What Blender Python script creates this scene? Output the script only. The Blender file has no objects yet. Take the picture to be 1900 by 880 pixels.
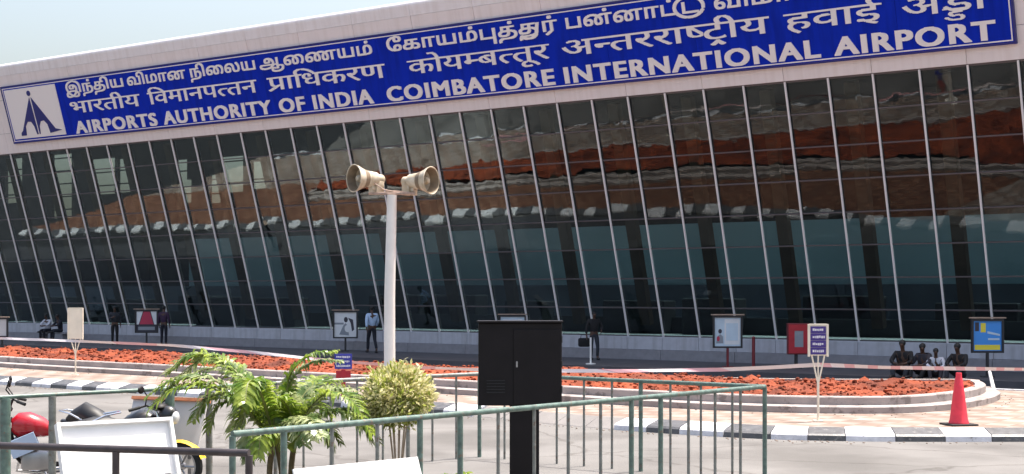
import bpy, bmesh, math, random
from mathutils import Vector, Matrix, geometry, noise as mnoise
random.seed(7)
S = bpy.context.scene
COL = S.collection
R = math.radians

# ------------------------------------------------------------------ camera, sky, sun, exposure
FPX, CX, HOR, CAMZ = 2700.0, 950.0, 540.0, 2.5
cam = bpy.data.cameras.new('camera')
cam.sensor_width = 36.0
cam.lens = 36.0 * FPX / 1900.0
cam.shift_y = (HOR - 440.0) / 1900.0
cam.clip_start = 0.1
cam.clip_end = 3000
camo = bpy.data.objects.new('camera', cam)
COL.objects.link(camo)
camo.location = (0, 0, CAMZ)
camo.rotation_euler = (R(90), 0, 0)
S.camera = camo

SUN_EL = R(71)
sh = Vector((0.85, 0.53, 0)).normalized()                  # horizontal direction towards the sun
world = bpy.data.worlds.new('World')
S.world = world
world.use_nodes = True
wn = world.node_tree
sky = wn.nodes.new('ShaderNodeTexSky')
sky.sky_type = 'NISHITA'
sky.sun_disc = False
sky.sun_elevation = SUN_EL
sky.sun_rotation = math.atan2(sh.x, sh.y)
sky.air_density = 1.3
sky.dust_density = 7.0
sky.ozone_density = 1.0
bg = wn.nodes['Background']
wn.links.new(sky.outputs[0], bg.inputs[0])
bg.inputs[1].default_value = 0.135
sun = bpy.data.lights.new('sun', 'SUN')
sun.energy = 3.2
sun.angle = R(0.5)
sun.color = (1.0, 0.955, 0.88)
suno = bpy.data.objects.new('sun', sun)
COL.objects.link(suno)
to_sun = Vector((sh.x * math.cos(SUN_EL), sh.y * math.cos(SUN_EL), math.sin(SUN_EL)))
suno.rotation_euler = to_sun.to_track_quat('Z', 'Y').to_euler()
S.view_settings.view_transform = 'Standard'
S.view_settings.look = 'None'
S.view_settings.gamma = 1
S.view_settings.use_curve_mapping = False
S.view_settings.exposure = 1.2


# ------------------------------------------------------------------ helpers
def at(x, y, D):
    """the point D metres ahead of the camera seen at photo pixel (x, y)"""
    return Vector(((x - CX) / FPX * D, D, CAMZ - (y - HOR) / FPX * D))


def gp(x, y, z=0.0):
    """the point at height z seen at photo pixel (x, y)"""
    return at(x, y, FPX * (CAMZ - z) / (y - HOR))


def mat(name, col, rough=0.7, var=0.0, scale=5.0, bump=0.0, bscale=None, metal=0.0, spec=0.5, var2=None, coat=0.0, detail=6.0):
    m = bpy.data.materials.new(name)
    m.use_nodes = True
    nt = m.node_tree
    b = nt.nodes['Principled BSDF']
    b.inputs['Base Color'].default_value = (*col, 1)
    b.inputs['Roughness'].default_value = rough
    b.inputs['Metallic'].default_value = metal
    b.inputs['Specular IOR Level'].default_value = spec
    b.inputs['Coat Weight'].default_value = coat
    if var or bump:
        tc = nt.nodes.new('ShaderNodeTexCoord')
        n = nt.nodes.new('ShaderNodeTexNoise')
        n.inputs['Scale'].default_value = scale
        n.inputs['Detail'].default_value = detail
        nt.links.new(tc.outputs['Object'], n.inputs['Vector'])
        if var:
            r = nt.nodes.new('ShaderNodeValToRGB')
            r.color_ramp.elements[0].position = 0.3
            r.color_ramp.elements[1].position = 0.7
            c2 = var2 if var2 else tuple(min(1, c * (1 + var)) for c in col)
            c1 = tuple(c * (1 - var) for c in col)
            r.color_ramp.elements[0].color = (*c1, 1)
            r.color_ramp.elements[1].color = (*c2, 1)
            nt.links.new(n.outputs['Fac'], r.inputs['Fac'])
            nt.links.new(r.outputs['Color'], b.inputs['Base Color'])
        if bump:
            n2 = nt.nodes.new('ShaderNodeTexNoise')
            n2.inputs['Scale'].default_value = bscale or scale * 6
            n2.inputs['Detail'].default_value = 4
            nt.links.new(tc.outputs['Object'], n2.inputs['Vector'])
            bp = nt.nodes.new('ShaderNodeBump')
            bp.inputs['Strength'].default_value = bump
            bp.inputs['Distance'].default_value = 0.02
            nt.links.new(n2.outputs['Fac'], bp.inputs['Height'])
            nt.links.new(bp.outputs['Normal'], b.inputs['Normal'])
    return m


def leaf_mat(name, c1, c2, trans=0.35, scale=9.0, rough=0.4):
    m = mat(name, c1, rough, 0.01, scale)
    nt = m.node_tree
    b = nt.nodes['Principled BSDF']
    ramp = [n for n in nt.nodes if n.type == 'VALTORGB'][0]
    ramp.color_ramp.elements[0].color = (*c1, 1)
    ramp.color_ramp.elements[1].color = (*c2, 1)
    ramp.color_ramp.elements[0].position = 0.4
    ramp.color_ramp.elements[1].position = 0.6
    t = nt.nodes.new('ShaderNodeBsdfTranslucent')
    mx = nt.nodes.new('ShaderNodeMixShader')
    mx.inputs[0].default_value = trans
    nt.links.new(ramp.outputs['Color'], t.inputs['Color'])
    nt.links.new(b.outputs[0], mx.inputs[1])
    nt.links.new(t.outputs[0], mx.inputs[2])
    nt.links.new(mx.outputs[0], nt.nodes['Material Output'].inputs[0])
    return m


class MB:
    """collects shapes into one mesh object"""
    def __init__(self):
        self.bm = bmesh.new()
        self.mi = 0

    def _done(self, geom):
        if self.mi:
            for f in geom:
                f.material_index = self.mi

    def box(self, c, s, rot=None, bev=0.0):
        """box with centre c, size s, optional 3x3/euler rotation"""
        M = Matrix.Translation(c)
        if rot is not None:
            M = M @ (rot.to_4x4() if isinstance(rot, Matrix) else Matrix.Rotation(rot, 4, 'Z'))
        M = M @ Matrix.Diagonal((s[0], s[1], s[2], 1))
        r = bmesh.ops.create_cube(self.bm, size=1, matrix=M)
        fs = list({f for v in r['verts'] for f in v.link_faces})
        if bev:
            es = list({e for v in r['verts'] for e in v.link_edges})
            q = bmesh.ops.bevel(self.bm, geom=es, offset=bev, segments=2, affect='EDGES', profile=0.5)
            fs = q['faces']
        self._done(fs)
        return self

    def ring_surface(self, rings, cap=True, closed=True):
        vs = [[self.bm.verts.new(p) for p in r] for r in rings]
        out = []
        n = len(vs[0])
        for a, b in zip(vs[:-1], vs[1:]):
            for i in range(n if closed else n - 1):
                j = (i + 1) % n
                out.append(self.bm.faces.new((a[i], a[j], b[j], b[i])))
        if cap and closed and n > 2:
            out.append(self.bm.faces.new(vs[0][::-1]))
            out.append(self.bm.faces.new(vs[-1]))
        self._done(out)
        return self

    def tube(self, pts, r, n=8, cap=True):
        pts = [Vector(p) for p in pts]
        rs = r if isinstance(r, (list, tuple)) else [r] * len(pts)
        rings = []
        up = None
        for i, p in enumerate(pts):
            t = (pts[min(i + 1, len(pts) - 1)] - pts[max(i - 1, 0)]).normalized()
            if up is None:
                up = Vector((0, 0, 1)) if abs(t.z) < 0.9 else Vector((1, 0, 0))
            x = t.cross(up).normalized()
            y = x.cross(t).normalized()
            up = y
            rings.append([p + (x * math.cos(a) + y * math.sin(a)) * rs[i] for a in [2 * math.pi * k / n for k in range(n)]])
        return self.ring_surface(rings, cap)

    def lathe(self, prof, c=(0, 0, 0), axis=None, n=24, cap=False):
        """profile [(radius, height)] turned about axis"""
        c = Vector(c)
        q = Vector((0, 0, 1)).rotation_difference(Vector(axis)) if axis is not None else None
        rings = []
        for rad, h in prof:
            ring = []
            for k in range(n):
                a = 2 * math.pi * k / n
                p = Vector((rad * math.cos(a), rad * math.sin(a), h))
                if q:
                    p = q @ p
                ring.append(c + p)
            rings.append(ring)
        return self.ring_surface(rings, cap)

    def ball(self, c, s, seg=12, rot=None):
        M = Matrix.Translation(c)
        if rot is not None:
            M = M @ rot.to_4x4()
        M = M @ Matrix.Diagonal((s[0], s[1], s[2], 1))
        r = bmesh.ops.create_uvsphere(self.bm, u_segments=seg, v_segments=max(6, seg * 2 // 3), radius=1, matrix=M)
        self._done({f for v in r['verts'] for f in v.link_faces})
        return self

    def prism(self, pts, off):
        """extrude polygon pts by vector off"""
        off = Vector(off)
        a = [self.bm.verts.new(Vector(p)) for p in pts]
        b = [self.bm.verts.new(Vector(p) + off) for p in pts]
        n = len(pts)
        fs = [self.bm.faces.new(a[::-1]), self.bm.faces.new(b)]
        for i in range(n):
            fs.append(self.bm.faces.new((a[i], a[(i + 1) % n], b[(i + 1) % n], b[i])))
        self._done(fs)
        return self

    def poly(self, pts):
        f = self.bm.faces.new([self.bm.verts.new(Vector(p)) for p in pts])
        self._done([f])
        return self

    def build(self, name, m, parent=None, smooth=False, normals=True):
        if normals:
            bmesh.ops.recalc_face_normals(self.bm, faces=self.bm.faces)
        me = bpy.data.meshes.new(name)
        self.bm.to_mesh(me)
        self.bm.free()
        for mm in (m if isinstance(m, (list, tuple)) else [m]):
            me.materials.append(mm)
        if smooth:
            me.polygons.foreach_set('use_smooth', [True] * len(me.polygons))
            try:
                me.set_sharp_from_angle(angle=R(38))
            except Exception:
                pass
        o = bpy.data.objects.new(name, me)
        COL.objects.link(o)
        if parent is not None:
            o.parent = parent
        return o


def tag(o, label=None, cat=None, group=None, kind=None):
    if label: o['label'] = label
    if cat: o['category'] = cat
    if group: o['group'] = group
    if kind: o['kind'] = kind
    return o


def empty(name, loc=(0, 0, 0), rz=0.0):
    o = bpy.data.objects.new(name, None)
    o.empty_display_size = 0.3
    COL.objects.link(o)
    o.location = loc
    o.rotation_euler = (0, 0, rz)
    return o


def copy_part(o, parent):
    c = o.copy()
    COL.objects.link(c)
    c.parent = parent
    return c


def copy_tree(o, parent=None):
    c = o.copy()
    COL.objects.link(c)
    c.parent = parent
    for ch in [x for x in bpy.data.objects if x.parent == o]:
        copy_tree(ch, c)
    return c


# ------------------------------------------------------------------ materials
M_lane = mat('dark_asphalt', (0.050, 0.050, 0.056), 0.85, 0.25, 1.2, 0.3, 50)
M_walk = mat('dark_tile', (0.075, 0.070, 0.080), 0.6, 0.2, 1.5, 0.1, 20)
M_kwhite = mat('kerb_white_paint', (0.60, 0.60, 0.63), 0.7, 0.14, 7, 0.25, 40)
M_kblack = mat('kerb_black_paint', (0.085, 0.085, 0.09), 0.42, 0.3, 7, 0.25, 40)
M_conc = mat('planter_plaster', (0.34, 0.295, 0.28), 0.85, 0.16, 2.0, 0.2, 30)
M_fascia = mat('fascia_cladding', (0.82, 0.74, 0.715), 0.45, 0.03, 0.9)
M_cap = mat('roof_edge_cladding', (0.84, 0.79, 0.78), 0.4, 0.04, 0.9)
M_sill = mat('white_granite', (0.46, 0.46, 0.50), 0.45, 0.06, 6)
M_plinth = mat('grey_granite', (0.25, 0.24, 0.26), 0.5, 0.10, 6)
M_mull = mat('mullion_metal', (0.80, 0.76, 0.75), 0.45)
M_trans = mat('transom_metal', (0.10, 0.085, 0.09), 0.5)
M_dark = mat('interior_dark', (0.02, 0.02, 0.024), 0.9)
M_teal = mat('interior_wall', (0.42, 0.56, 0.60), 0.8, 0.05, 0.4)
M_ifloor = mat('interior_floor', (0.4, 0.4, 0.4), 0.5)
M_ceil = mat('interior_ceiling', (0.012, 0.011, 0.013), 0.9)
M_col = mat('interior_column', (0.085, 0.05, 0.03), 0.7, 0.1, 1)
M_roof = mat('roof_sheet', (0.5, 0.5, 0.52), 0.6)
M_blue = mat('sign_blue', (0.003, 0.026, 0.44), 0.5, 0.05, 0.5, spec=0.08)
M_lett = mat('sign_letters', (0.85, 0.79, 0.76), 0.5)
M_navy = mat('emblem_navy', (0.012, 0.015, 0.16), 0.4)
M_white = mat('white_paint', (0.80, 0.79, 0.77), 0.5, 0.05, 3)
M_cream = mat('cream_paint', (0.78, 0.70, 0.57), 0.5, 0.06, 5)
M_pole = mat('pole_paint', (0.78, 0.74, 0.69), 0.45, 0.05, 4)
M_horn = mat('horn_beige', (0.46, 0.35, 0.21), 0.5, 0.25, 5, var2=(0.66, 0.59, 0.47))
M_rust = mat('bracket_rust', (0.42, 0.30, 0.24), 0.7, 0.3, 12)
M_black = mat('black_metal', (0.007, 0.005, 0.006), 0.5, 0.3, 4, spec=0.25)
M_black2 = mat('black_rubber', (0.015, 0.015, 0.016), 0.75)
M_gren = mat('rail_green_paint', (0.105, 0.16, 0.135), 0.34, 0.35, 14, 0.1, 30)
M_grey = mat('rail_grey_steel', (0.20, 0.21, 0.195), 0.38, 0.3, 14, metal=0.3)
M_brown = mat('rail_dark_paint', (0.045, 0.035, 0.036), 0.35, 0.3, 10)
M_red = mat('red_paint', (0.42, 0.015, 0.03), 0.4, 0.1, 6)
M_dred = mat('dark_red_paint', (0.16, 0.012, 0.02), 0.45)
M_cone = mat('cone_plastic', (0.72, 0.035, 0.06), 0.45, 0.10, 9)
M_yel = mat('yellow_paint', (0.85, 0.56, 0.04), 0.3)
M_chrome = mat('chrome', (0.75, 0.75, 0.76), 0.18, metal=1.0)
M_steel = mat('dull_steel', (0.38, 0.38, 0.39), 0.35, metal=0.9)
M_bred = mat('bike_red', (0.42, 0.01, 0.02), 0.22, coat=0.5)
M_bblk = mat('bike_black', (0.012, 0.012, 0.014), 0.3, coat=0.3)
M_vinyl = mat('seat_vinyl', (0.016, 0.016, 0.018), 0.5)
M_plate = mat('bike_pale_blue', (0.42, 0.52, 0.68), 0.3)
M_purple = mat('sign_purple', (0.055, 0.03, 0.20), 0.45)
M_sblue = mat('small_sign_blue', (0.035, 0.04, 0.30), 0.45)
M_wood = mat('board_top_wood', (0.36, 0.26, 0.20), 0.6, 0.2, 8)
M_frame = mat('board_frame_black', (0.02, 0.02, 0.024), 0.5)
M_paper = mat('poster_white', (0.70, 0.72, 0.74), 0.4, 0.05, 3)
M_pcyan = mat('poster_pale_blue', (0.50, 0.62, 0.72), 0.4, 0.08, 3)
M_pblue = mat('poster_blue', (0.05, 0.28, 0.75), 0.4)
M_pyel = mat('poster_yellow', (0.80, 0.66, 0.06), 0.4)
M_pgrey = mat('poster_grey', (0.25, 0.28, 0.32), 0.4)
M_pdark = mat('poster_dark', (0.03, 0.03, 0.05), 0.4)
M_pred = mat('poster_crimson', (0.45, 0.03, 0.08), 0.4)
M_skin = mat('skin', (0.075, 0.036, 0.022), 0.55)
M_hair = mat('hair', (0.008, 0.007, 0.007), 0.6)
M_shoe = mat('shoe', (0.015, 0.012, 0.012), 0.5)
M_bark = mat('palm_stem', (0.16, 0.12, 0.06), 0.8, 0.3, 20, 0.3, 60)
M_bark2 = mat('shrub_stem', (0.36, 0.28, 0.20), 0.8, 0.2, 20)
M_orange = mat('orange_trim', (0.62, 0.22, 0.10), 0.6, 0.15, 6)
M_pgboard = mat('pale_grey_board', (0.62, 0.59, 0.58), 0.6, 0.05, 1.5)
M_text = mat('faded_text', (0.65, 0.62, 0.68), 0.5)
M_tilew = mat('tile_cream', (0.56, 0.44, 0.33), 0.8, 0.1, 2)


def paving_material(name, c1, c2, grout, size):
    m = mat(name, c1, 0.85)
    nt = m.node_tree
    b = nt.nodes['Principled BSDF']
    tc = nt.nodes.new('ShaderNodeTexCoord')
    mp = nt.nodes.new('ShaderNodeMapping')
    mp.inputs['Rotation'].default_value = (0, 0, 0.64)
    ck = nt.nodes.new('ShaderNodeTexChecker')
    ck.inputs['Scale'].default_value = 1.0 / size
    ck.inputs['Color1'].default_value = (*c1, 1)
    ck.inputs['Color2'].default_value = (*c2, 1)
    br = nt.nodes.new('ShaderNodeTexBrick')
    br.inputs['Scale'].default_value = 1.0 / size
    br.inputs['Brick Width'].default_value = 1.0
    br.inputs['Row Height'].default_value = 1.0
    br.offset = 0.0
    br.inputs['Mortar Size'].default_value = 0.03
    br.inputs['Color1'].default_value = (1, 1, 1, 1)
    br.inputs['Color2'].default_value = (0.82, 0.82, 0.82, 1)
    br.inputs['Mortar'].default_value = (*grout, 1)
    n = nt.nodes.new('ShaderNodeTexNoise')
    n.inputs['Scale'].default_value = 0.9
    n.inputs['Detail'].default_value = 9
    rp = nt.nodes.new('ShaderNodeValToRGB')
    rp.color_ramp.elements[0].position = 0.3
    rp.color_ramp.elements[0].color = (0.66, 0.62, 0.60, 1)
    rp.color_ramp.elements[1].position = 0.62
    mx = nt.nodes.new('ShaderNodeMixRGB')
    mx.blend_type = 'MULTIPLY'
    mx.inputs[0].default_value = 1.0
    mx2 = nt.nodes.new('ShaderNodeMixRGB')
    mx2.blend_type = 'MULTIPLY'
    mx2.inputs[0].default_value = 1.0
    nt.links.new(tc.outputs['Object'], mp.inputs['Vector'])
    nt.links.new(mp.outputs[0], ck.inputs['Vector'])
    nt.links.new(mp.outputs[0], br.inputs['Vector'])
    nt.links.new(tc.outputs['Object'], n.inputs['Vector'])
    nt.links.new(n.outputs['Fac'], rp.inputs['Fac'])
    nt.links.new(ck.outputs['Color'], mx.inputs[1])
    nt.links.new(br.outputs['Color'], mx.inputs[2])
    nt.links.new(mx.outputs[0], mx2.inputs[1])
    nt.links.new(rp.outputs[0], mx2.inputs[2])
    nt.links.new(mx2.outputs[0], b.inputs['Base Color'])
    return m


M_pave = paving_material('paving_tiles', (0.34, 0.285, 0.25), (0.275, 0.20, 0.16), (0.7, 0.65, 0.6), 0.45)
M_terra = paving_material('terracotta_tiles', (0.19, 0.075, 0.04), (0.26, 0.125, 0.075), (0.45, 0.4, 0.35), 0.35)


def road_material():
    m = mat('pale_asphalt', (0.150, 0.142, 0.136), 0.9, 0.12, 0.7, 0.25, 40)
    nt = m.node_tree
    b = nt.nodes['Principled BSDF']
    base = b.inputs['Base Color'].links[0].from_socket
    tc = nt.nodes.new('ShaderNodeTexCoord')
    v = nt.nodes.new('ShaderNodeTexVoronoi')
    v.feature = 'DISTANCE_TO_EDGE'
    v.inputs['Scale'].default_value = 0.22
    w = nt.nodes.new('ShaderNodeTexNoise')
    w.inputs['Scale'].default_value = 1.2
    w.inputs['Detail'].default_value = 6
    ad = nt.nodes.new('ShaderNodeMixRGB')
    ad.blend_type = 'ADD'
    ad.inputs[0].default_value = 0.9
    r = nt.nodes.new('ShaderNodeValToRGB')
    r.color_ramp.elements[0].position = 0.0
    r.color_ramp.elements[0].color = (0.62, 0.6, 0.58, 1)
    r.color_ramp.elements[1].position = 0.012
    n = nt.nodes.new('ShaderNodeTexNoise')
    n.inputs['Scale'].default_value = 0.35
    n.inputs['Detail'].default_value = 7
    r2 = nt.nodes.new('ShaderNodeValToRGB')
    r2.color_ramp.elements[0].position = 0.36
    r2.color_ramp.elements[0].color = (0.72, 0.71, 0.70, 1)
    r2.color_ramp.elements[1].position = 0.55
    m1, m2 = nt.nodes.new('ShaderNodeMixRGB'), nt.nodes.new('ShaderNodeMixRGB')
    for q in (m1, m2):
        q.blend_type = 'MULTIPLY'
        q.inputs[0].default_value = 1
    L = nt.links.new
    L(tc.outputs['Object'], w.inputs['Vector'])
    L(tc.outputs['Object'], n.inputs['Vector'])
    L(tc.outputs['Object'], ad.inputs[1])
    L(w.outputs['Color'], ad.inputs[2])
    L(ad.outputs[0], v.inputs['Vector'])
    L(v.outputs['Distance'], r.inputs['Fac'])
    L(n.outputs['Fac'], r2.inputs['Fac'])
    L(base, m1.inputs[1])
    L(r.outputs[0], m1.inputs[2])
    L(m1.outputs[0], m2.inputs[1])
    L(r2.outputs[0], m2.inputs[2])
    L(m2.outputs[0], b.inputs['Base Color'])
    return m


M_road = road_material()


def chip(m, under, amount, scale=9.0):
    """worn-through patches of a painted surface"""
    nt = m.node_tree
    b = nt.nodes['Principled BSDF']
    base = b.inputs['Base Color'].links[0].from_socket
    tc = nt.nodes.new('ShaderNodeTexCoord')
    n = nt.nodes.new('ShaderNodeTexNoise')
    n.inputs['Scale'].default_value = scale
    n.inputs['Detail'].default_value = 10
    n.inputs['Roughness'].default_value = 0.7
    r = nt.nodes.new('ShaderNodeValToRGB')
    r.color_ramp.elements[0].position = amount
    r.color_ramp.elements[0].color = (1, 1, 1, 1)
    r.color_ramp.elements[1].position = amount + 0.06
    r.color_ramp.elements[1].color = (0, 0, 0, 1)
    mx = nt.nodes.new('ShaderNodeMixRGB')
    mx.inputs[2].default_value = (*under, 1)
    nt.links.new(tc.outputs['Object'], n.inputs['Vector'])
    nt.links.new(n.outputs['Fac'], r.inputs['Fac'])
    nt.links.new(r.outputs[0], mx.inputs[0])
    nt.links.new(base, mx.inputs[1])
    nt.links.new(mx.outputs[0], b.inputs['Base Color'])


chip(M_kwhite, (0.26, 0.24, 0.22), 0.36)
chip(M_kblack, (0.20, 0.19, 0.18), 0.36)
chip(M_conc, (0.20, 0.17, 0.16), 0.40, 2.5)


def streaks(m, dark, amount):
    """faint rain streaks running down a cladding"""
    nt = m.node_tree
    b = nt.nodes['Principled BSDF']
    base = b.inputs['Base Color'].links[0].from_socket
    tc = nt.nodes.new('ShaderNodeTexCoord')
    mp = nt.nodes.new('ShaderNodeMapping')
    mp.inputs['Scale'].default_value = (2.2, 1, 0.14)
    n = nt.nodes.new('ShaderNodeTexNoise')
    n.inputs['Scale'].default_value = 2.4
    n.inputs['Detail'].default_value = 8
    r = nt.nodes.new('ShaderNodeValToRGB')
    r.color_ramp.elements[0].position = 0.35
    r.color_ramp.elements[0].color = (dark, dark * 0.985, dark * 0.97, 1)
    r.color_ramp.elements[1].position = 0.35 + amount
    mx = nt.nodes.new('ShaderNodeMixRGB')
    mx.blend_type = 'MULTIPLY'
    mx.inputs[0].default_value = 1
    oi = nt.nodes.new('ShaderNodeObjectInfo')
    va = nt.nodes.new('ShaderNodeVectorMath')
    va.operation = 'ADD'
    nt.links.new(tc.outputs['Object'], va.inputs[0])
    nt.links.new(oi.outputs['Location'], va.inputs[1])
    nt.links.new(va.outputs[0], mp.inputs['Vector'])
    nt.links.new(mp.outputs[0], n.inputs['Vector'])
    nt.links.new(n.outputs['Fac'], r.inputs['Fac'])
    nt.links.new(base, mx.inputs[1])
    nt.links.new(r.outputs[0], mx.inputs[2])
    nt.links.new(mx.outputs[0], b.inputs['Base Color'])


chip(M_gren, (0.16, 0.12, 0.09), 0.37, 16)
chip(M_grey, (0.17, 0.12, 0.09), 0.38, 16)
streaks(M_fascia, 0.94, 0.2)
streaks(M_cap, 0.93, 0.2)
streaks(M_blue, 0.78, 0.25)
streaks(M_sill, 0.84, 0.2)


def soil_material():
    m = mat('red_soil', (0.17, 0.028, 0.008), 0.95, 0.5, 1.3, 1.0, 14, var2=(0.33, 0.064, 0.019), detail=9)
    return m


M_soil = soil_material()


def glass_material():
    m = bpy.data.materials.new('tinted_reflective_glass')
    m.use_nodes = True
    nt = m.node_tree
    nt.nodes.remove(nt.nodes['Principled BSDF'])
    out = nt.nodes['Material Output']
    tr = nt.nodes.new('ShaderNodeBsdfTransparent')
    tr.inputs[0].default_value = (0.645, 0.73, 0.745, 1)
    gl = nt.nodes.new('ShaderNodeBsdfGlossy')
    gl.inputs['Color'].default_value = (0.92, 0.90, 0.88, 1)
    gl.inputs['Roughness'].default_value = 0.012
    tc = nt.nodes.new('ShaderNodeTexCoord')
    oi = nt.nodes.new('ShaderNodeObjectInfo')
    va = nt.nodes.new('ShaderNodeVectorMath')
    va.operation = 'ADD'
    nz = nt.nodes.new('ShaderNodeTexNoise')
    nz.inputs['Scale'].default_value = 1.3
    nz.inputs['Detail'].default_value = 2
    bp = nt.nodes.new('ShaderNodeBump')
    bp.inputs['Strength'].default_value = 1.0
    bp.inputs['Distance'].default_value = 0.0032
    nt.links.new(tc.outputs['Object'], va.inputs[0])
    nt.links.new(oi.outputs['Location'], va.inputs[1])
    nt.links.new(va.outputs[0], nz.inputs['Vector'])
    nt.links.new(nz.outputs['Fac'], bp.inputs['Height'])
    nt.links.new(bp.outputs['Normal'], gl.inputs['Normal'])
    fr = nt.nodes.new('ShaderNodeFresnel')
    fr.inputs[0].default_value = 1.62
    mt = nt.nodes.new('ShaderNodeMath')
    mt.operation = 'MULTIPLY_ADD'
    mt.inputs[1].default_value = 0.30
    mt.inputs[2].default_value = 0.012
    mx = nt.nodes.new('ShaderNodeMixShader')
    nt.links.new(fr.outputs[0], mt.inputs[0])
    nt.links.new(mt.outputs[0], mx.inputs[0])
    nt.links.new(tr.outputs[0], mx.inputs[1])
    nt.links.new(gl.outputs[0], mx.inputs[2])
    nt.links.new(mx.outputs[0], out.inputs[0])
    return m


M_glass = glass_material()


def bikeglass():
    return mat('lamp_lens', (0.7, 0.7, 0.72), 0.1, coat=1.0)


M_lens = bikeglass()

# ------------------------------------------------------------------ terminal frame: u along the front, v inwards, z up
dvec = Vector((3650, -2700, 0)).normalized()
ivec = Vector((2700, 3650, 0)).normalized()                # inwards
PERP = 42.6
FOOT = ivec * PERP
BROT = math.atan2(dvec.y, dvec.x)
TAN = 0.292                                                # outward lean of the glass
Z0 = 0.95                                                  # sill of the glass
ZG = 8.83                                                  # top of the glass
TIL = math.atan(TAN)
ROT_T = Matrix.Rotation(TIL, 3, 'X')                       # leans local z towards -v


def lean(z):
    return -TAN * (z - Z0)


def z_of(m):
    """height of a horizontal line of the leaning front from its slope in the photograph"""
    return CAMZ + (PERP - 0.45) * m / (0.5947 * 1.0 + TAN * m) * 1.0


def u_at(px, z, off=0.0):
    v = lean(z) - off
    X0, Y0 = FOOT.x + ivec.x * v, FOOT.y + ivec.y * v
    xr = px - CX
    return (xr * Y0 - FPX * X0) / (FPX * dvec.x - xr * dvec.y)


def W(u, v, z):
    """terminal coordinates to the world"""
    return FOOT + dvec * u + ivec * v + Vector((0, 0, z))


PITCH = 1.395
K0, K1 = -27, 11                                           # bays in view
KL, KR = -34, 20                                           # the whole front


def uk(k):
    return -25.1 + PITCH * k


term = empty('airport_terminal', FOOT, BROT)
tag(term, 'long airport terminal with outward leaning dark glass front and beige fascia', 'building')

ROWS = 8
slant = (ZG - Z0) / math.cos(TIL) / ROWS
cosT, sinT = math.cos(TIL), math.sin(TIL)


def on_front(u, s, off=0.0):
    """point s metres up the leaning front, off metres out from it (local)"""
    return Vector((u, -s * sinT - off * cosT, Z0 + s * cosT - off * sinT))


# panes
pb = MB()
pb.box((0, 0, 0), (PITCH - 0.05, 0.012, slant - 0.03))
pane0 = pb.build('glass_pane', M_glass, term)
first = True
for k in range(K0, K1):
    for r in range(ROWS):
        o = pane0 if first else copy_part(pane0, term)
        first = False
        o.location = on_front((uk(k) + uk(k + 1)) / 2, (r + 0.5) * slant)
        o.rotation_euler = (TIL + random.gauss(0, 0.0035), random.gauss(0, 0.0006), random.gauss(0, 0.0035))
eb = MB()
for k in list(range(KL, K0)) + list(range(K1, KR)):
    for r in range(ROWS):
        eb.box(on_front((uk(k) + uk(k + 1)) / 2, (r + 0.5) * slant), (PITCH - 0.05, 0.012, slant - 0.03), ROT_T)
tag(eb.build('distant_glazing', M_glass, term), kind='stuff')
# mullions
mb = MB()
L = slant * ROWS
mb.box((0, 0, 0), (0.055, 0.06, L), bev=0.006)
mull0 = mb.build('mullion', M_mull, term)
for i, k in enumerate(range(KL, KR + 1)):
    o = mull0 if i == 0 else copy_part(mull0, term)
    o.location = on_front(uk(k), L / 2, 0.06)
    o.rotation_euler = (TIL, 0, 0)
# transoms, one length per row
for r in range(ROWS + 1):
    t = MB()
    t.box(on_front((uk(KL) + uk(KR)) / 2, r * slant, 0.015), (uk(KR) - uk(KL), 0.06, 0.035 if 0 < r < ROWS else 0.08), ROT_T)
    t.build('transom', M_trans, term)

# fascia panels: rows up the leaning front, seams every second mullion
S_G = L
def s_of_z(z):
    return (z - Z0) / cosT
rows_f = [S_G + 0.02, s_of_z(9.75), s_of_z(11.2), s_of_z(12.25)]
pan_cache = {}
for r in range(3):
    h = rows_f[r + 1] - rows_f[r]
    b = MB()
    b.box((0, 0, 0), (2 * PITCH - 0.012, 0.06, h - 0.012), bev=0.006)
    p0 = b.build('fascia_panel', M_fascia, term)
    for i, k in enumerate(range(KL, KR, 2)):
        o = p0 if i == 0 else copy_part(p0, term)
        o.location = on_front(uk(k) + PITCH, (rows_f[r] + rows_f[r + 1]) / 2, 0.08 + random.uniform(-0.002, 0.002))
        o.rotation_euler = (TIL + random.gauss(0, 0.001), 0, random.gauss(0, 0.0008))
# roof edge: a shallow band, then a rolled white coping that catches the sun
top = rows_f[3]
prof = [on_front(0, top, 0.11), on_front(0, top + 0.30, 0.10)]
c0 = on_front(0, top + 0.33, -0.06)
for a in range(0, 100, 12):
    aa = R(a)
    prof.append(c0 + Vector((0, -0.17 * math.cos(aa), 0.17 * math.sin(aa))))
prof += [c0 + Vector((0, 1.2, 0.22)), c0 + Vector((0, 1.2, -0.2)), on_front(0, top, -0.05)]
pw = 2 * PITCH - 0.010
b = MB()
b.ring_surface([[p + Vector((x, 0, 0)) for p in prof] for x in (-pw / 2, pw / 2)])
cap0 = b.build('roof_edge_panel', M_cap, term, smooth=True)
for i, k in enumerate(range(KL, KR, 2)):
    o = cap0 if i == 0 else copy_part(cap0, term)
    o.location = (uk(k) + PITCH, 0, 0)
UL, UR = uk(KL), uk(KR)
UM, UW = (UL + UR) / 2, UR - UL
ZR = c0.z
SK0, SK1 = 5.6, 9.3                                         # unseen slot added to the roof to let daylight onto the partition
b = MB()
v0 = c0.y + 1.2
b.box((UM, (v0 + SK0) / 2, ZR), (UW, SK0 - v0, 0.22))
b.box((UM, (SK1 + 19) / 2, ZR), (UW, 19 - SK1, 0.22))
b.build('roof', M_roof, term)
b = MB()
b.box((UM, (SK0 + SK1) / 2, ZR + 0.05), (UW, SK1 - SK0, 0.02))
b.build('added_roof_pane', M_glass, term)  # pane over the added slot, there only to light the interior
b = MB()
b.box((UM, lean(8.9) + 0.35, 10.6), (UW, 0.10, 3.6), ROT_T)
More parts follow.
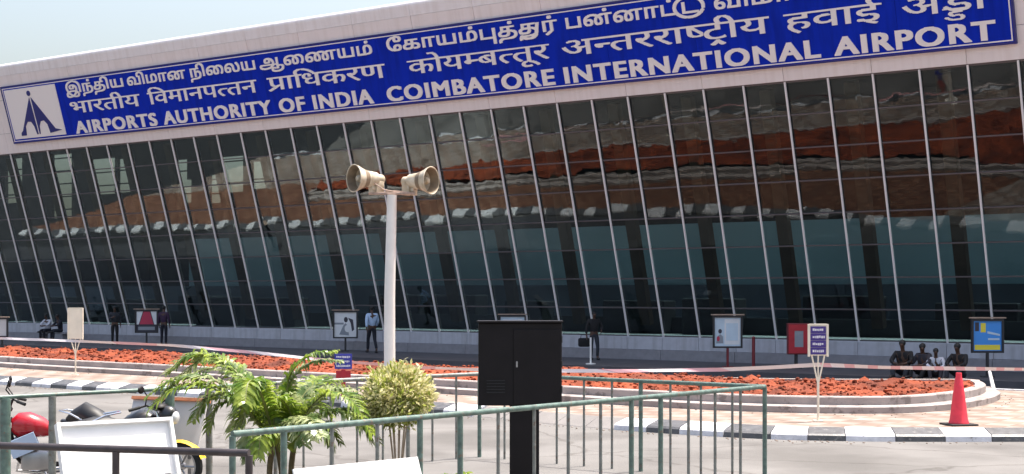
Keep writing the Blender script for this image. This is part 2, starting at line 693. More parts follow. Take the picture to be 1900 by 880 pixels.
b.build('fascia_backing', M_dark, term)

# base wall: white panels above a grey plinth
b = MB()
b.box((0, 0, 0), (PITCH - 0.012, 0.12, 0.42), bev=0.006)
w0 = b.build('wall_panel', M_sill, term)
b = MB()
b.box((0, 0, 0), (2 * PITCH - 0.012, 0.12, 0.34), bev=0.006)
w1 = b.build('plinth_panel', M_plinth, term)
for i, k in enumerate(range(KL, KR)):
    o = w0 if i == 0 else copy_part(w0, term)
    o.location = (uk(k) + PITCH / 2, -0.10, 0.72)
for i, k in enumerate(range(KL, KR, 2)):
    o = w1 if i == 0 else copy_part(w1, term)
    o.location = (uk(k) + PITCH, -0.22, 0.335)
b = MB()
b.box((UM, 0.02, 0.935), (UW, 0.30, 0.03))
b.build('sill', M_sill, term)
b = MB()
b.box((UM, 0.10, 0.53), (UW, 0.2, 0.76))
b.build('base_wall', M_plinth, term)

# inside: floor, columns, counters and a back wall with high windows open to the sky
b = MB()
b.box((UM, 6.0, 0.86), (UW, 11.6, 0.1))
b.build('interior_floor', M_ifloor, term)
BW = 10.0
wins = []
for px0, px1, y0, y1 in [(-30, -14, 300, 372), (14, 36, 300, 372), (100, 128, 292, 400), (172, 208, 300, 356), (222, 240, 300, 352),
                         (330, 342, 302, 330), (330, 350, 340, 372), (392, 404, 330, 372), (412, 446, 296, 312), (410, 446, 322, 352), (470, 498, 305, 345)]:
    def bu(px):
        X0, Y0 = FOOT.x + ivec.x * BW, FOOT.y + ivec.y * BW
        xr = px - CX
        u = (xr * Y0 - FPX * X0) / (FPX * dvec.x - xr * dvec.y)
        return u, Y0 + dvec.y * u
    ua, Da = bu(px0 - 4)
    ub, Db = bu(px1 + 5)
    D = (Da + Db) / 2
    wins.append((ua, ub, CAMZ + (HOR - y1 - 5) / FPX * D, CAMZ + (HOR - y0 + 6) / FPX * D))
# wall cells around the openings
us = sorted({UL, UR} | {w[0] for w in wins} | {w[1] for w in wins})
us = [u for u in us if u >= UL - 20]
us = [min(us[0], UL)] + us[1:]
b = MB()
fr = MB()
for ua, ub in zip(us[:-1], us[1:]):
    mid = (ua + ub) / 2
    holes = sorted([(w[2], w[3]) for w in wins if w[0] <= mid <= w[1]])
    z = 0.9
    for h0, h1 in holes + [(12.4, 12.4)]:
        if h0 > z + 0.01:
            b.box((mid, BW + 0.1, (z + h0) / 2), (ub - ua, 0.2, h0 - z))
        z = max(z, h1)
    for h0, h1 in holes:
        zz = h0 + 0.5
        while zz < h1 - 0.2:
            fr.box((mid, BW + 0.05, zz), (ub - ua, 0.06, 0.07))
            zz += 0.75
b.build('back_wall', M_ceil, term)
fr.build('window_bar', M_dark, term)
b = MB()
b.box((-20, BW - 0.4, 4.0), (80, 0.1, 2.5))
b.build('interior_partition', M_teal, term)
b = MB()
b.box((UM, BW - 0.6, 1.83), (UW, 0.1, 1.84))
b.build('interior_dado', mat('dado_paint', (0.11, 0.125, 0.15), 0.8, 0.2, 0.6), term)
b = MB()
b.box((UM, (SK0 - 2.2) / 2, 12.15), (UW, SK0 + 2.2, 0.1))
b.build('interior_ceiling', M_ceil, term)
b = MB()
b.box((0, 0, 0), (0.38, 0.30, 7.7), bev=0.02)
cb0 = b.build('interior_column', M_col, term)
for i, k in enumerate(range(KL + 1, KR, 2)):
    o = cb0 if i == 0 else copy_part(cb0, term)
    o.location = on_front(uk(k) + 0.45, L / 2, -0.55)
    o.rotation_euler = (TIL, 0, 0)
b = MB()
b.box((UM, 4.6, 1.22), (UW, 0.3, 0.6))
b.build('added_floor_screen', M_dark, term)  # low dark box added to hide the bright sunlit floor behind it
rr = random.Random(3)
for k in range(KL, KR, 3):
    b = MB()
    b.box((uk(k) + rr.uniform(0, 2), rr.uniform(3, 6), 1.55), (rr.uniform(1.5, 3.4), 0.9, rr.uniform(1.0, 1.6)), bev=0.05)
    b.build('check_in_counter', M_dark, term)


# ------------------------------------------------------------------ lettering
TXT = bpy.data.curves.new('letter_shape', 'FONT')
TXT.size = 1
TXO = bpy.data.objects.new('letter_shape', TXT)
_cache = {}
BAND = 0.02
Y_LO, Y_HI = -0.50, 1.06
NB = int(round((Y_HI - Y_LO) / BAND))


def outline(s):
    """closed outlines of a string in the built-in font, as point lists"""
    if s in _cache:
        return _cache[s]
    TXT.body = s
    if TXO.name not in COL.objects:
        COL.objects.link(TXO)
    bpy.context.view_layer.update()
    dg = bpy.context.evaluated_depsgraph_get()
    cu = TXO.evaluated_get(dg).to_curve(dg)
    out = []
    for sp in cu.splines:
        pts = []
        bp = sp.bezier_points
        n = len(bp)
        for i in range(n):
            p, q = bp[i], bp[(i + 1) % n]
            if (p.handle_right - p.co).length < 1e-5 and (q.handle_left - q.co).length < 1e-5:
                seg = [p.co, q.co]
            else:
                seg = geometry.interpolate_bezier(p.co, p.handle_right, q.handle_left, q.co, 7)
            pts += [(v[0], v[1]) for v in seg[:-1]]
        if len(pts) > 2:
            out.append(pts)
    TXO.evaluated_get(dg).to_curve_clear()
    _cache[s] = out
    return out


def gmax(s):
    return max(x for c in outline(s) for x, y in c)


def adv(s):
    return gmax(s + 'A') - gmax('A')


def spans(contours, y):
    """filled intervals on the line y (non-zero winding)"""
    hits = []
    for c in contours:
        x0, y0 = c[-1]
        for x1, y1 in c:
            if (y0 <= y) != (y1 <= y):
                hits.append((x0 + (x1 - x0) * (y - y0) / (y1 - y0), 1 if y1 > y0 else -1))
            x0, y0 = x1, y1
    hits.sort()
    out, w, st_ = [], 0, None
    for x, d in hits:
        if w == 0:
            st_ = x
        w += d
        if w == 0:
            out.append((st_, x))
    return out


def union(iv):
    out = []
    for a, b_ in sorted(iv):
        if out and a <= out[-1][1] + 1e-4:
            out[-1] = (out[-1][0], max(out[-1][1], b_))
        else:
            out.append((a, b_))
    return out


def word_bands(segs, bold):
    """intervals of a word on each band edge; segs: plain strings, ('cut', char, keep) for a half form,
    ('put', char, dx, dy, scale) and ('bar', lines) drawn beside the pen, ('skip', width)"""
    rows = [[] for _ in range(NB + 1)]
    pen = 0.0

    def add(cont, xmax=None):
        for i in range(NB + 1):
            for a, b_ in spans(cont, Y_LO + i * BAND + 1e-5):
                if xmax is not None:
                    b_ = min(b_, xmax)
                if b_ > a:
                    rows[i].append((a + pen, b_ + pen))
    for sg in segs:
        if isinstance(sg, str):
            add(outline(sg))
            pen += adv(sg)
        elif sg[0] == 'cut':
            x = gmax(sg[1]) - sg[2]
            add(outline(sg[1]), x)
            pen += x - 0.01
        elif sg[0] == 'put':
            add([[(x * sg[4] + sg[2], y * sg[4] + sg[3]) for x, y in c] for c in outline(sg[1])])
        elif sg[0] == 'bar':
            w = 0.045
            for pl in sg[1]:
                for (x0, y0), (x1, y1) in zip(pl[:-1], pl[1:]):
                    l = math.hypot(x1 - x0, y1 - y0)
                    tx, ty = (x1 - x0) / l * w, (y1 - y0) / l * w
                    add([[(x0 - tx * .7 - ty, y0 - ty * .7 + tx), (x0 - tx * .7 + ty, y0 - ty * .7 - tx), (x1 + tx * .7 + ty, y1 + ty * .7 - tx), (x1 + tx * .7 - ty, y1 + ty * .7 + tx)]])
        elif sg[0] == 'skip':
            pen += sg[1]
    k = int(round(bold / BAND * 0.6))
    rows = [union(r) for r in rows]
    fat = []
    for i in range(NB + 1):
        iv = []
        for j in range(max(0, i - k), min(NB, i + k) + 1):
            iv += [(a - bold, b_ + bold) for a, b_ in rows[j]]
        fat.append(union(iv))
    return fat


def arc(cx, cy, rx, ry, a0, a1, n=12):
    return [(cx + rx * math.cos(R(a0 + (a1 - a0) * i / n)), cy + ry * math.sin(R(a0 + (a1 - a0) * i / n))) for i in range(n + 1)]


sign = empty('airport_sign', FOOT, BROT)
tag(sign, 'long blue airport name board with white lettering in three scripts on the fascia', 'sign')
SOFF = 0.20
z_sb, z_st = z_of(0.1012), z_of(0.1392)
u_sl = (u_at(22, z_sb, SOFF) + u_at(6, z_st, SOFF)) / 2
u_sr = u_at(1882, z_sb, SOFF)
s_b, s_t = s_of_z(z_sb), s_of_z(z_st)
sw, shh = u_sr - u_sl, s_t - s_b
NP = 14
bb = MB()
bb.box((0, 0, 0), (sw / NP - 0.008, 0.07, shh), ROT_T)
bp0 = bb.build('board_panel', M_blue, sign)
for i in range(NP):
    o = bp0 if i == 0 else copy_part(bp0, sign)
    o.location = on_front(u_sl + sw * (i + 0.5) / NP, (s_b + s_t) / 2, 0.155 + random.uniform(-0.002, 0.002))
b = MB()
for (uc, sc, a, c) in [((u_sl + u_sr) / 2, s_b + 0.05, sw - 0.1, 0.035), ((u_sl + u_sr) / 2, s_t - 0.05, sw - 0.1, 0.035)]:
    b.box(on_front(uc, sc, 0.195), (a, 0.014, c), ROT_T)
for uc in (u_sl + 0.05, u_sr - 0.05):
    b.box(on_front(uc, (s_b + s_t) / 2, 0.197), (0.035, 0.014, shh - 0.06), ROT_T)
b.build('border_line', M_lett, sign)
b = MB()
for sc in (s_b - 0.03, s_t + 0.03):
    b.box(on_front((u_sl + u_sr) / 2, sc, 0.15), (sw + 0.12, 0.12, 0.06), ROT_T)
for uc in (u_sl - 0.03, u_sr + 0.03):
    b.box(on_front(uc, (s_b + s_t) / 2, 0.15), (0.06, 0.118, shh), ROT_T)
b.build('frame', M_navy, sign)
# emblem panel
u_l0 = u_sl + 0.16
u_l1 = u_at(112, (z_sb + z_st) / 2, SOFF)
b = MB()
ls0, ls1 = s_b + 0.14, s_t - 0.12
b.box(on_front((u_l0 + u_l1) / 2, (ls0 + ls1) / 2, 0.20), (u_l1 - u_l0, 0.03, ls1 - ls0), ROT_T)
lp = b.build('emblem_panel', M_lett, sign)
lw, lh = u_l1 - u_l0, ls1 - ls0


def em(x, y, off=0.218):
    return on_front(u_l0 + lw * x, ls0 + lh * y, off)


out_n = Vector((0, -cosT, -sinT))
b = MB()
b.prism([em(x, y) for x, y in [(0.47, 0.80), (0.485, 0.06), (0.46, 0.06), (0.44, 0.22), (0.40, 0.32), (0.33, 0.33), (0.27, 0.24), (0.25, 0.06), (0.15, 0.06), (0.16, 0.12), (0.20, 0.16)]], out_n * 0.02)
b.prism([em(x, y) for x, y in [(0.50, 0.80), (0.83, 0.14), (0.95, 0.10), (0.72, 0.06), (0.70, 0.24), (0.65, 0.32), (0.58, 0.31), (0.54, 0.22), (0.525, 0.06), (0.51, 0.06)]], out_n * 0.02)
b.prism([em(0.475 + 0.035 * math.cos(R(a)), 0.885 + 0.055 * math.sin(R(a))) for a in range(0, 360, 36)], out_n * 0.02)
b.build('emblem', M_navy, lp)


def place_word(segs, px0, px1, m0, m1, unit, bold=0.0):
    """a word between two photo columns; m0 base line, m1 top of the letter body (unit em high)"""
    z0, z1 = z_of(m0), z_of(m1)
    zm = (z0 + z1) / 2
    u0, u1 = u_at(px0, zm, SOFF), u_at(px1, zm, SOFF)
    s0, s1 = s_of_z(z0), s_of_z(z1)
    rows = word_bands(segs, bold)
    x0 = min(r[0][0] for r in rows if r)
    x1 = max(r[-1][1] for r in rows if r)
    sx = (u1 - u0) / (x1 - x0)
    yb = int(round(bold / BAND * 0.6)) * BAND
    sy = (s1 - s0) / (unit + 2 * yb)
    s0 += yb * sy
    ob = MB()
    bmv, bmf = ob.bm.verts.new, ob.bm.faces.new

    def P(x, y, o):
        return bmv(on_front(u0 + (x - x0) * sx, s0 + y * sy, o))
    for i in range(NB):
        a, c = rows[i], rows[i + 1]
        if not a:
            continue
        if len(a) != len(c) or any(q[1] < p[0] or q[0] > p[1] for p, q in zip(a, c)):
            c = a
        y0, y1 = Y_LO + i * BAND, Y_LO + (i + 1) * BAND
        for (a0, a1), (c0_, c1_) in zip(a, c):
            f = [P(a0, y0, 0.222), P(a1, y0, 0.222), P(c1_, y1, 0.222), P(c0_, y1, 0.222)]
            g = [P(a0, y0, 0.19), P(a1, y0, 0.19), P(c1_, y1, 0.19), P(c0_, y1, 0.19)]
            bmf(f)
            bmf((f[0], f[3], g[3], g[0]))
            bmf((f[2], f[1], g[1], g[2]))
    ob.build('lettering', M_lett, sign, normals=False)


for w, a, c in [('AIRPORTS', 140, 291), ('AUTHORITY', 303, 503), ('OF', 518, 566), ('INDIA', 581, 692), ('COIMBATORE', 718, 1029), ('INTERNATIONAL', 1047, 1522), ('AIRPORT', 1547, 1848)]:
    segs = []
    for ch in w:
        segs += [ch, ('skip', 0.075)]
    place_word(segs, a, c, 0.1029, 0.1109, 0.686, 0.040)
rakar = ('bar', [[(-0.30, -0.20), (-0.20, -0.08), (-0.10, -0.20)]])
hind = [(['भारतीय'], 131, 260), (['िवमानप', ('cut', 'त', 0.2), 'तन'], 275, 477),
        (['प', ('bar', [[(-0.52, 0.0), (-0.25, 0.2)]]), 'ािधकरण'], 497, 715),
        (['कोय', ('cut', 'म', 0.2), 'ब', ('cut', 'त', 0.2), 'तूर'], 757, 1020),
        (['अ', ('cut', 'न', 0.2), 'तररा', ('cut', 'ष', 0.2), 'ट', rakar, 'ीय'], 1043, 1428),
        (['हवाई'], 1455, 1637), (['अ', ('put', 'ड', 0.02, -0.33, 0.72), 'ड', 'ा'], 1674, 1834)]
for segs, a, c in hind:
    place_word(segs, a, c, 0.1163, 0.1237, 0.63, 0.012)
pu = ['ப', ('bar', [[(-0.13, 0.05), (-0.13, -0.27)]])]
ddu = [('skip', 0.12), 'ட', ('bar', [arc(-0.36, 0.30, 0.55, 0.52, -10, 335, 26)]), ('skip', 0.25)]
tuu = ['த', ('bar', [arc(-0.42, -0.03, 0.30, 0.24, 200, 360, 10), [(-0.12, -0.03), (-0.04, 0.5)]])]
tam = [(['இந்திய'], 122, 228), (['விமான'], 236, 344), (['நிைலய'], 352, 473), (['ஆைணயம்'], 481, 690),
       (['ேகாயம்'] + pu + ['த்'] + tuu + [('skip', 0.08), 'ர்'], 718, 1034), (['பன்னாட்'] + ddu, 1050, 1308), (['விமான'], 1325, 1540), (['நிைலயம்'], 1575, 1830)]
for segs, a, c in tam:
    place_word(segs, a, c, 0.1297, 0.1352, 0.554, 0.017)
if TXO.name in COL.objects:
    COL.objects.unlink(TXO)
bpy.data.objects.remove(TXO)
bpy.data.curves.remove(TXT)

# ------------------------------------------------------------------ ground, lane, walkway, island
b = MB()
b.poly([(-900, -400, 0), (900, -400, 0), (900, 1500, 0), (-900, 1500, 0)])
tag(b.build('road', M_road), 'pale sun-bleached forecourt road in front of the island', kind='structure')
b = MB()
wk = [W(UL - 5, 0.2, 0.17), W(UR + 5, 0.2, 0.17), W(UR + 5, -4.8, 0.17), W(UL - 5, -4.8, 0.17)]
b.prism([p - Vector((0, 0, 0.17)) for p in wk], (0, 0, 0.17))
tag(b.build('walkway', M_walk), 'dark paved walkway along the glass front', kind='structure')
b = MB()
b.poly([W(UL - 5, -4.802, 0.004), W(UL - 5, -10.35, 0.004), W(-30, -10.25, 0.004), W(-24, -9.5, 0.004), W(-18, -8.5, 0.004), W(-12, -7.9, 0.004), W(UR + 5, -7.9, 0.004), W(UR + 5, -4.802, 0.004)])
tag(b.build('lane', M_lane), 'dark asphalt drop-off lane between walkway and island', kind='structure')


def smooth_line(ps, step=0.1):
    """Catmull-Rom through the points, resampled at even steps"""
    ps = [Vector((p[0], p[1], 0)) for p in ps]
    ext = [ps[0] * 2 - ps[1]] + ps + [ps[-1] * 2 - ps[-2]]
    dense = []
    for i in range(1, len(ext) - 2):
        a, b_, c, d = ext[i - 1:i + 3]
        n = max(4, int((c - b_).length / 0.05))
        for j in range(n):
            t = j / n
            dense.append(0.5 * ((2 * b_) + (c - a) * t + (2 * a - 5 * b_ + 4 * c - d) * t * t + (3 * b_ - a - 3 * c + d) * t ** 3))
    dense.append(ps[-1])
    out = [dense[0]]
    acc = 0
    for p, q in zip(dense[:-1], dense[1:]):
        acc += (q - p).length
        if acc >= step:
            out.append(q)
            acc = 0
    return out


kerb_pts = [(-34, 55.2), (-25, 48), (-13.6, 38.8), (-6.6, 33.55), (-1.1, 29.2), (0.7, 27.3), (2.07, 26.0), (3.3, 25.1), (4.4, 24.5), (5.6, 24.2), (6.8, 24.1), (8.5, 24.1), (12, 24.1), (17, 24.2)]
kl = smooth_line(kerb_pts)
lane_edge = [W(u, v, 0) for u, v in [(UL - 2, -10.3), (-45, -10.3), (-36, -10.3), (-30, -10.1), (-24, -9.4), (-18, -8.4), (-12, -7.9), (-4, -7.9)]]
ll = smooth_line(lane_edge)


def offset_line(ln, dist):
    out = []
    for i, p in enumerate(ln):
        t = (ln[min(i + 1, len(ln) - 1)] - ln[max(i - 1, 0)]).normalized()
        out.append(p + Vector((-t.y, t.x, 0)) * dist)
    return out


def kerb(name, ln, side, blk, label, drop=None):
    """painted kerb stones along a line; side +1: the island lies to the left of the line"""
    k = empty(name)
    tag(k, label, kind='structure')
    prof = [(0, 0.0), (0.012, 0.085), (0.05, 0.115), (0.40, 0.20), (0.44, 0.19), (0.44, 0.0)]
    low = [(0, 0.0), (0.004, 0.012), (0.05, 0.03), (0.40, 0.176), (0.44, 0.178), (0.44, 0.0)]
    offs = [offset_line(ln, side * o) for o, _ in prof]
    n = max(1, int(round(blk / 0.1)))
    idx = 0
    i = 0
    rk = random.Random(5)
    while i < len(ln) - 2:
        nn = n + rk.choice([-1, 0, 0, 1])
        j = min(i + nn, len(ln) - 1)
        mbk = MB()
        mid_ = ln[(i + j) // 2]
        dropped = drop is not None and drop[0] < CX + mid_.x / mid_.y * FPX < drop[1]
        rings = []
        jz = rk.uniform(-0.006, 0.006)
        for q in range(i, j + 1):
            t = 0.06 if q == i else (-0.06 if q == j else 0)
            ring = []
            for (o, h), of in zip(low if dropped else prof, offs):
                q2 = q + 1 if q == i else q - 1 if q == j else q
                p = of[q].lerp(of[q2], abs(t))
                ring.append(p + Vector((0, 0, h + (jz if h > 0.1 else 0))))
            rings.append(ring)
        mbk.ring_surface(rings)
        mbk.build('ramp_stone' if dropped else 'kerb_stone', M_ramp if dropped else M_kblack if idx % 2 else M_kwhite, k)
        idx += 1
        i = j
    return k


M_ramp = mat('ramp_concrete', (0.20, 0.185, 0.178), 0.85, 0.12, 2, 0.2, 30)
kerb('road_kerb', kl, 1, 0.6, 'black and white painted kerb between road and island, with a dropped ramp', drop=(868, 1166))
kerb('lane_kerb', ll, -1, 0.6, 'black and white painted kerb between planter and lane')
# island paving: a sheet between the two kerbs
ki, li = offset_line(kl, 0.42), offset_line(ll, -0.42)
b = MB()
N = 160
rings, rings2 = [], []
for q in range(N + 1):
    p = ki[int(q / N * (len(ki) - 1))]
    r = li[int(q / N * (len(li) - 1))]
    m_ = p.lerp(r, 0.5)
    rings.append([p + Vector((0, 0, 0.172)), m_ + Vector((0, 0, 0.172))])
    rings2.append([m_ + Vector((0, 0, 0.172)), r + Vector((0, 0, 0.172))])
cut_ = int(N * 0.80)
b.ring_surface(rings, closed=False)
b.ring_surface(rings2[cut_:], closed=False)
tag(b.build('pavement', M_pave), 'cream and salmon tiled paving between kerb and planter', kind='structure')
b = MB()
b.ring_surface(rings2[:cut_ + 1], closed=False)
tag(b.build('footpath', M_terra), 'terracotta tiled footpath behind the planter along the lane', kind='structure')

b = MB()
b.poly([W(-58.5, -9.0, 0.008), W(-140, -9.0, 0.008), W(-140, -60, 0.008), W(-57.5, -60, 0.008), W(-56.5, -19.6, 0.008), W(-57.5, -14, 0.008)])
tag(b.build('unseen_dark_ground', mat('darkened_ground', (0.022, 0.022, 0.024), 0.9, 0.3, 1.5, 0.3, 50)), 'unseen dark ground sheet past the end of the island, added to darken the glass reflection', kind='structure')  # out-of-view sheet added so the left panes reflect something dark
# planter: two low plaster steps round a bed of red soil
pf = [(-26, 54.3), (-15.6, 44.4), (-9.5, 39.5), (-1.2, 32.6), (1.66, 30.1), (3.8, 28.5), (5.7, 27.7), (7.6, 27.75), (9.3, 29.2), (10.5, 31.3), (11.0, 33.4)]
pbk = [(10.6, 34.0), (9.4, 33.9), (6.0, 34.2), (1.5, 36.2), (-5, 40.8), (-14, 47.6), (-25, 55.8)]
fl = smooth_line(pf, 0.4)
bl = smooth_line(pbk, 0.4)
loop = fl + bl
planter = empty('planter', (0, 0, 0))
tag(planter, 'long low stepped planter bed filled with red soil in front of the terminal', 'planter')


def loop_off(lp_, dist):
    out = []
    n = len(lp_)
    for i, p in enumerate(lp_):
        t = (lp_[(i + 1) % n] - lp_[i - 1]).normalized()
        out.append(p + Vector((-t.y, t.x, 0)) * dist)
    return out


def wall_ring(name, d0, d1, z0, z1, m):
    a, c = loop_off(loop, d0), loop_off(loop, d1)
    mbw = MB()
    n = len(a)
    ring = []
    for p, q in zip(a, c):
        ring.append([p + Vector((0, 0, z0)), p + Vector((0, 0, z1 - 0.02)), p.lerp(q, 0.08) + Vector((0, 0, z1)), q + Vector((0, 0, z1)), q + Vector((0, 0, z0))])
    mbw.ring_surface(ring + [ring[0]], cap=False, closed=False)
    return mbw.build(name, m, planter, smooth=True)


wall_ring('lower_step', 0.0, 0.55, 0.16, 0.31, M_conc)
wall_ring('upper_step', 0.30, 0.52, 0.20, 0.47, M_conc)
# soil: a lumpy grid clipped to the inside of the wall
inner = loop_off(loop, 0.50)


def inside(x, y, poly):
    c = False
    n = len(poly)
    j = n - 1
    for i in range(n):
        a, d = poly[i], poly[j]
        if (a.y > y) != (d.y > y) and x < (d.x - a.x) * (y - a.y) / (d.y - a.y) + a.x:
            c = not c
        j = i
    return c


b = MB()
ax = Vector((-0.78, 0.626, 0))
ay = Vector((0.626, 0.78, 0))
org = Vector((12, 27.5, 0))
st = 0.15
vmap = {}
coarse = {}


def mound(p):
    """the bed is heaped towards its middle line"""
    d = p.x * ivec.x + p.y * ivec.y
    return 0.17 * max(0.0, min(1.0, (d - 26.0) / 2.5)) * max(0.0, min(1.0, (8.0 - p.x) / 7.0))


def soil_h(p):
    h = 0.40 + 0.10 * mnoise.noise(p * 0.35) + mound(p) + 0.05 * mnoise.noise(p * 1.1 + Vector((3, 1, 0)))
    f = mnoise.fractal(p * 2.6, 0.9, 2.2, 4)
    h += 0.10 * f
    c = mnoise.voronoi(p * 2.2)[0]
    h += 0.10 * max(0, 0.45 - c[0])
    return h


cells = []
for i in range(-10, 340):
    for j in range(-30, 60):
        p = org + ax * (i * st) + ay * (j * st)
        if inside(p.x, p.y, inner):
            cells.append((i, j))
for i, j in cells:
    q = []
    for a_, c_ in ((i, j), (i + 1, j), (i + 1, j + 1), (i, j + 1)):
        if (a_, c_) not in vmap:
            p = org + ax * ((a_ - 0.5) * st) + ay * ((c_ - 0.5) * st)
            vmap[(a_, c_)] = b.bm.verts.new((p.x, p.y, soil_h(p)))
        q.append(vmap[(a_, c_)])
    b.bm.faces.new(q)
soil = b.build('soil', M_soil, planter)
print('soil faces', len(cells))
# loose clods on the bed
tb = bmesh.new()
bmesh.ops.create_icosphere(tb, subdivisions=1, radius=1)
tb.verts.index_update()
ico_v = [v.co.copy() for v in tb.verts]
ico_f = [[v.index for v in f.verts] for f in tb.faces]
tb.free()
b = MB()
rc = random.Random(11)
for _ in range(5000):
    i, j = rc.choice(cells)
    p = org + ax * (i * st) + ay * (j * st)
    s = rc.choice([0.015, 0.02, 0.025, 0.03, 0.035, 0.045, 0.06])
    M = Matrix.Translation((p.x, p.y, soil_h(p) + s * 0.2)) @ Matrix.Rotation(rc.uniform(0, 6), 4, 'Z') @ Matrix.Diagonal((s * rc.uniform(0.7, 1.4), s, s * rc.uniform(0.5, 0.9), 1))
    nv = [b.bm.verts.new(M @ v + Vector((rc.uniform(-1, 1), rc.uniform(-1, 1), rc.uniform(-1, 1))) * s * 0.2) for v in ico_v]
    for f in ico_f:
        b.bm.faces.new([nv[i] for i in f])
tag(b.build('clods', M_soil, planter), kind='stuff')

#@@PART2@@

# ------------------------------------------------------------------ people
def chain_mesh(name, verts, edges, radii, m, parent, root=0, sub=1):
    me = bpy.data.meshes.new(name)
    me.from_pydata([Vector(v) for v in verts], edges, [])
    o = bpy.data.objects.new(name, me)
    COL.objects.link(o)
    sk = o.modifiers.new('skin', 'SKIN')
    sk.use_smooth_shade = True
    for i, r in enumerate(radii):
        d = me.skin_vertices[0].data[i]
        r2 = r if isinstance(r, tuple) else (r, r)
        d.radius = r2
        d.use_root = False
    for rt in (root if isinstance(root, (list, tuple)) else [root]):
        me.skin_vertices[0].data[rt].use_root = True
    if sub:
        o.modifiers.new('sub', 'SUBSURF').levels = sub
        o.modifiers['sub'].render_levels = sub
    bpy.context.view_layer.update()
    dg = bpy.context.evaluated_depsgraph_get()
    me2 = bpy.data.meshes.new_from_object(o.evaluated_get(dg))
    o.modifiers.clear()
    o.data = me2
    bpy.data.meshes.remove(me)
    me2.name = name
    me2.materials.clear()
    me2.materials.append(m)
    o.parent = parent
    return o


def lerp(a, b, t):
    return Vector(a).lerp(Vector(b), t)


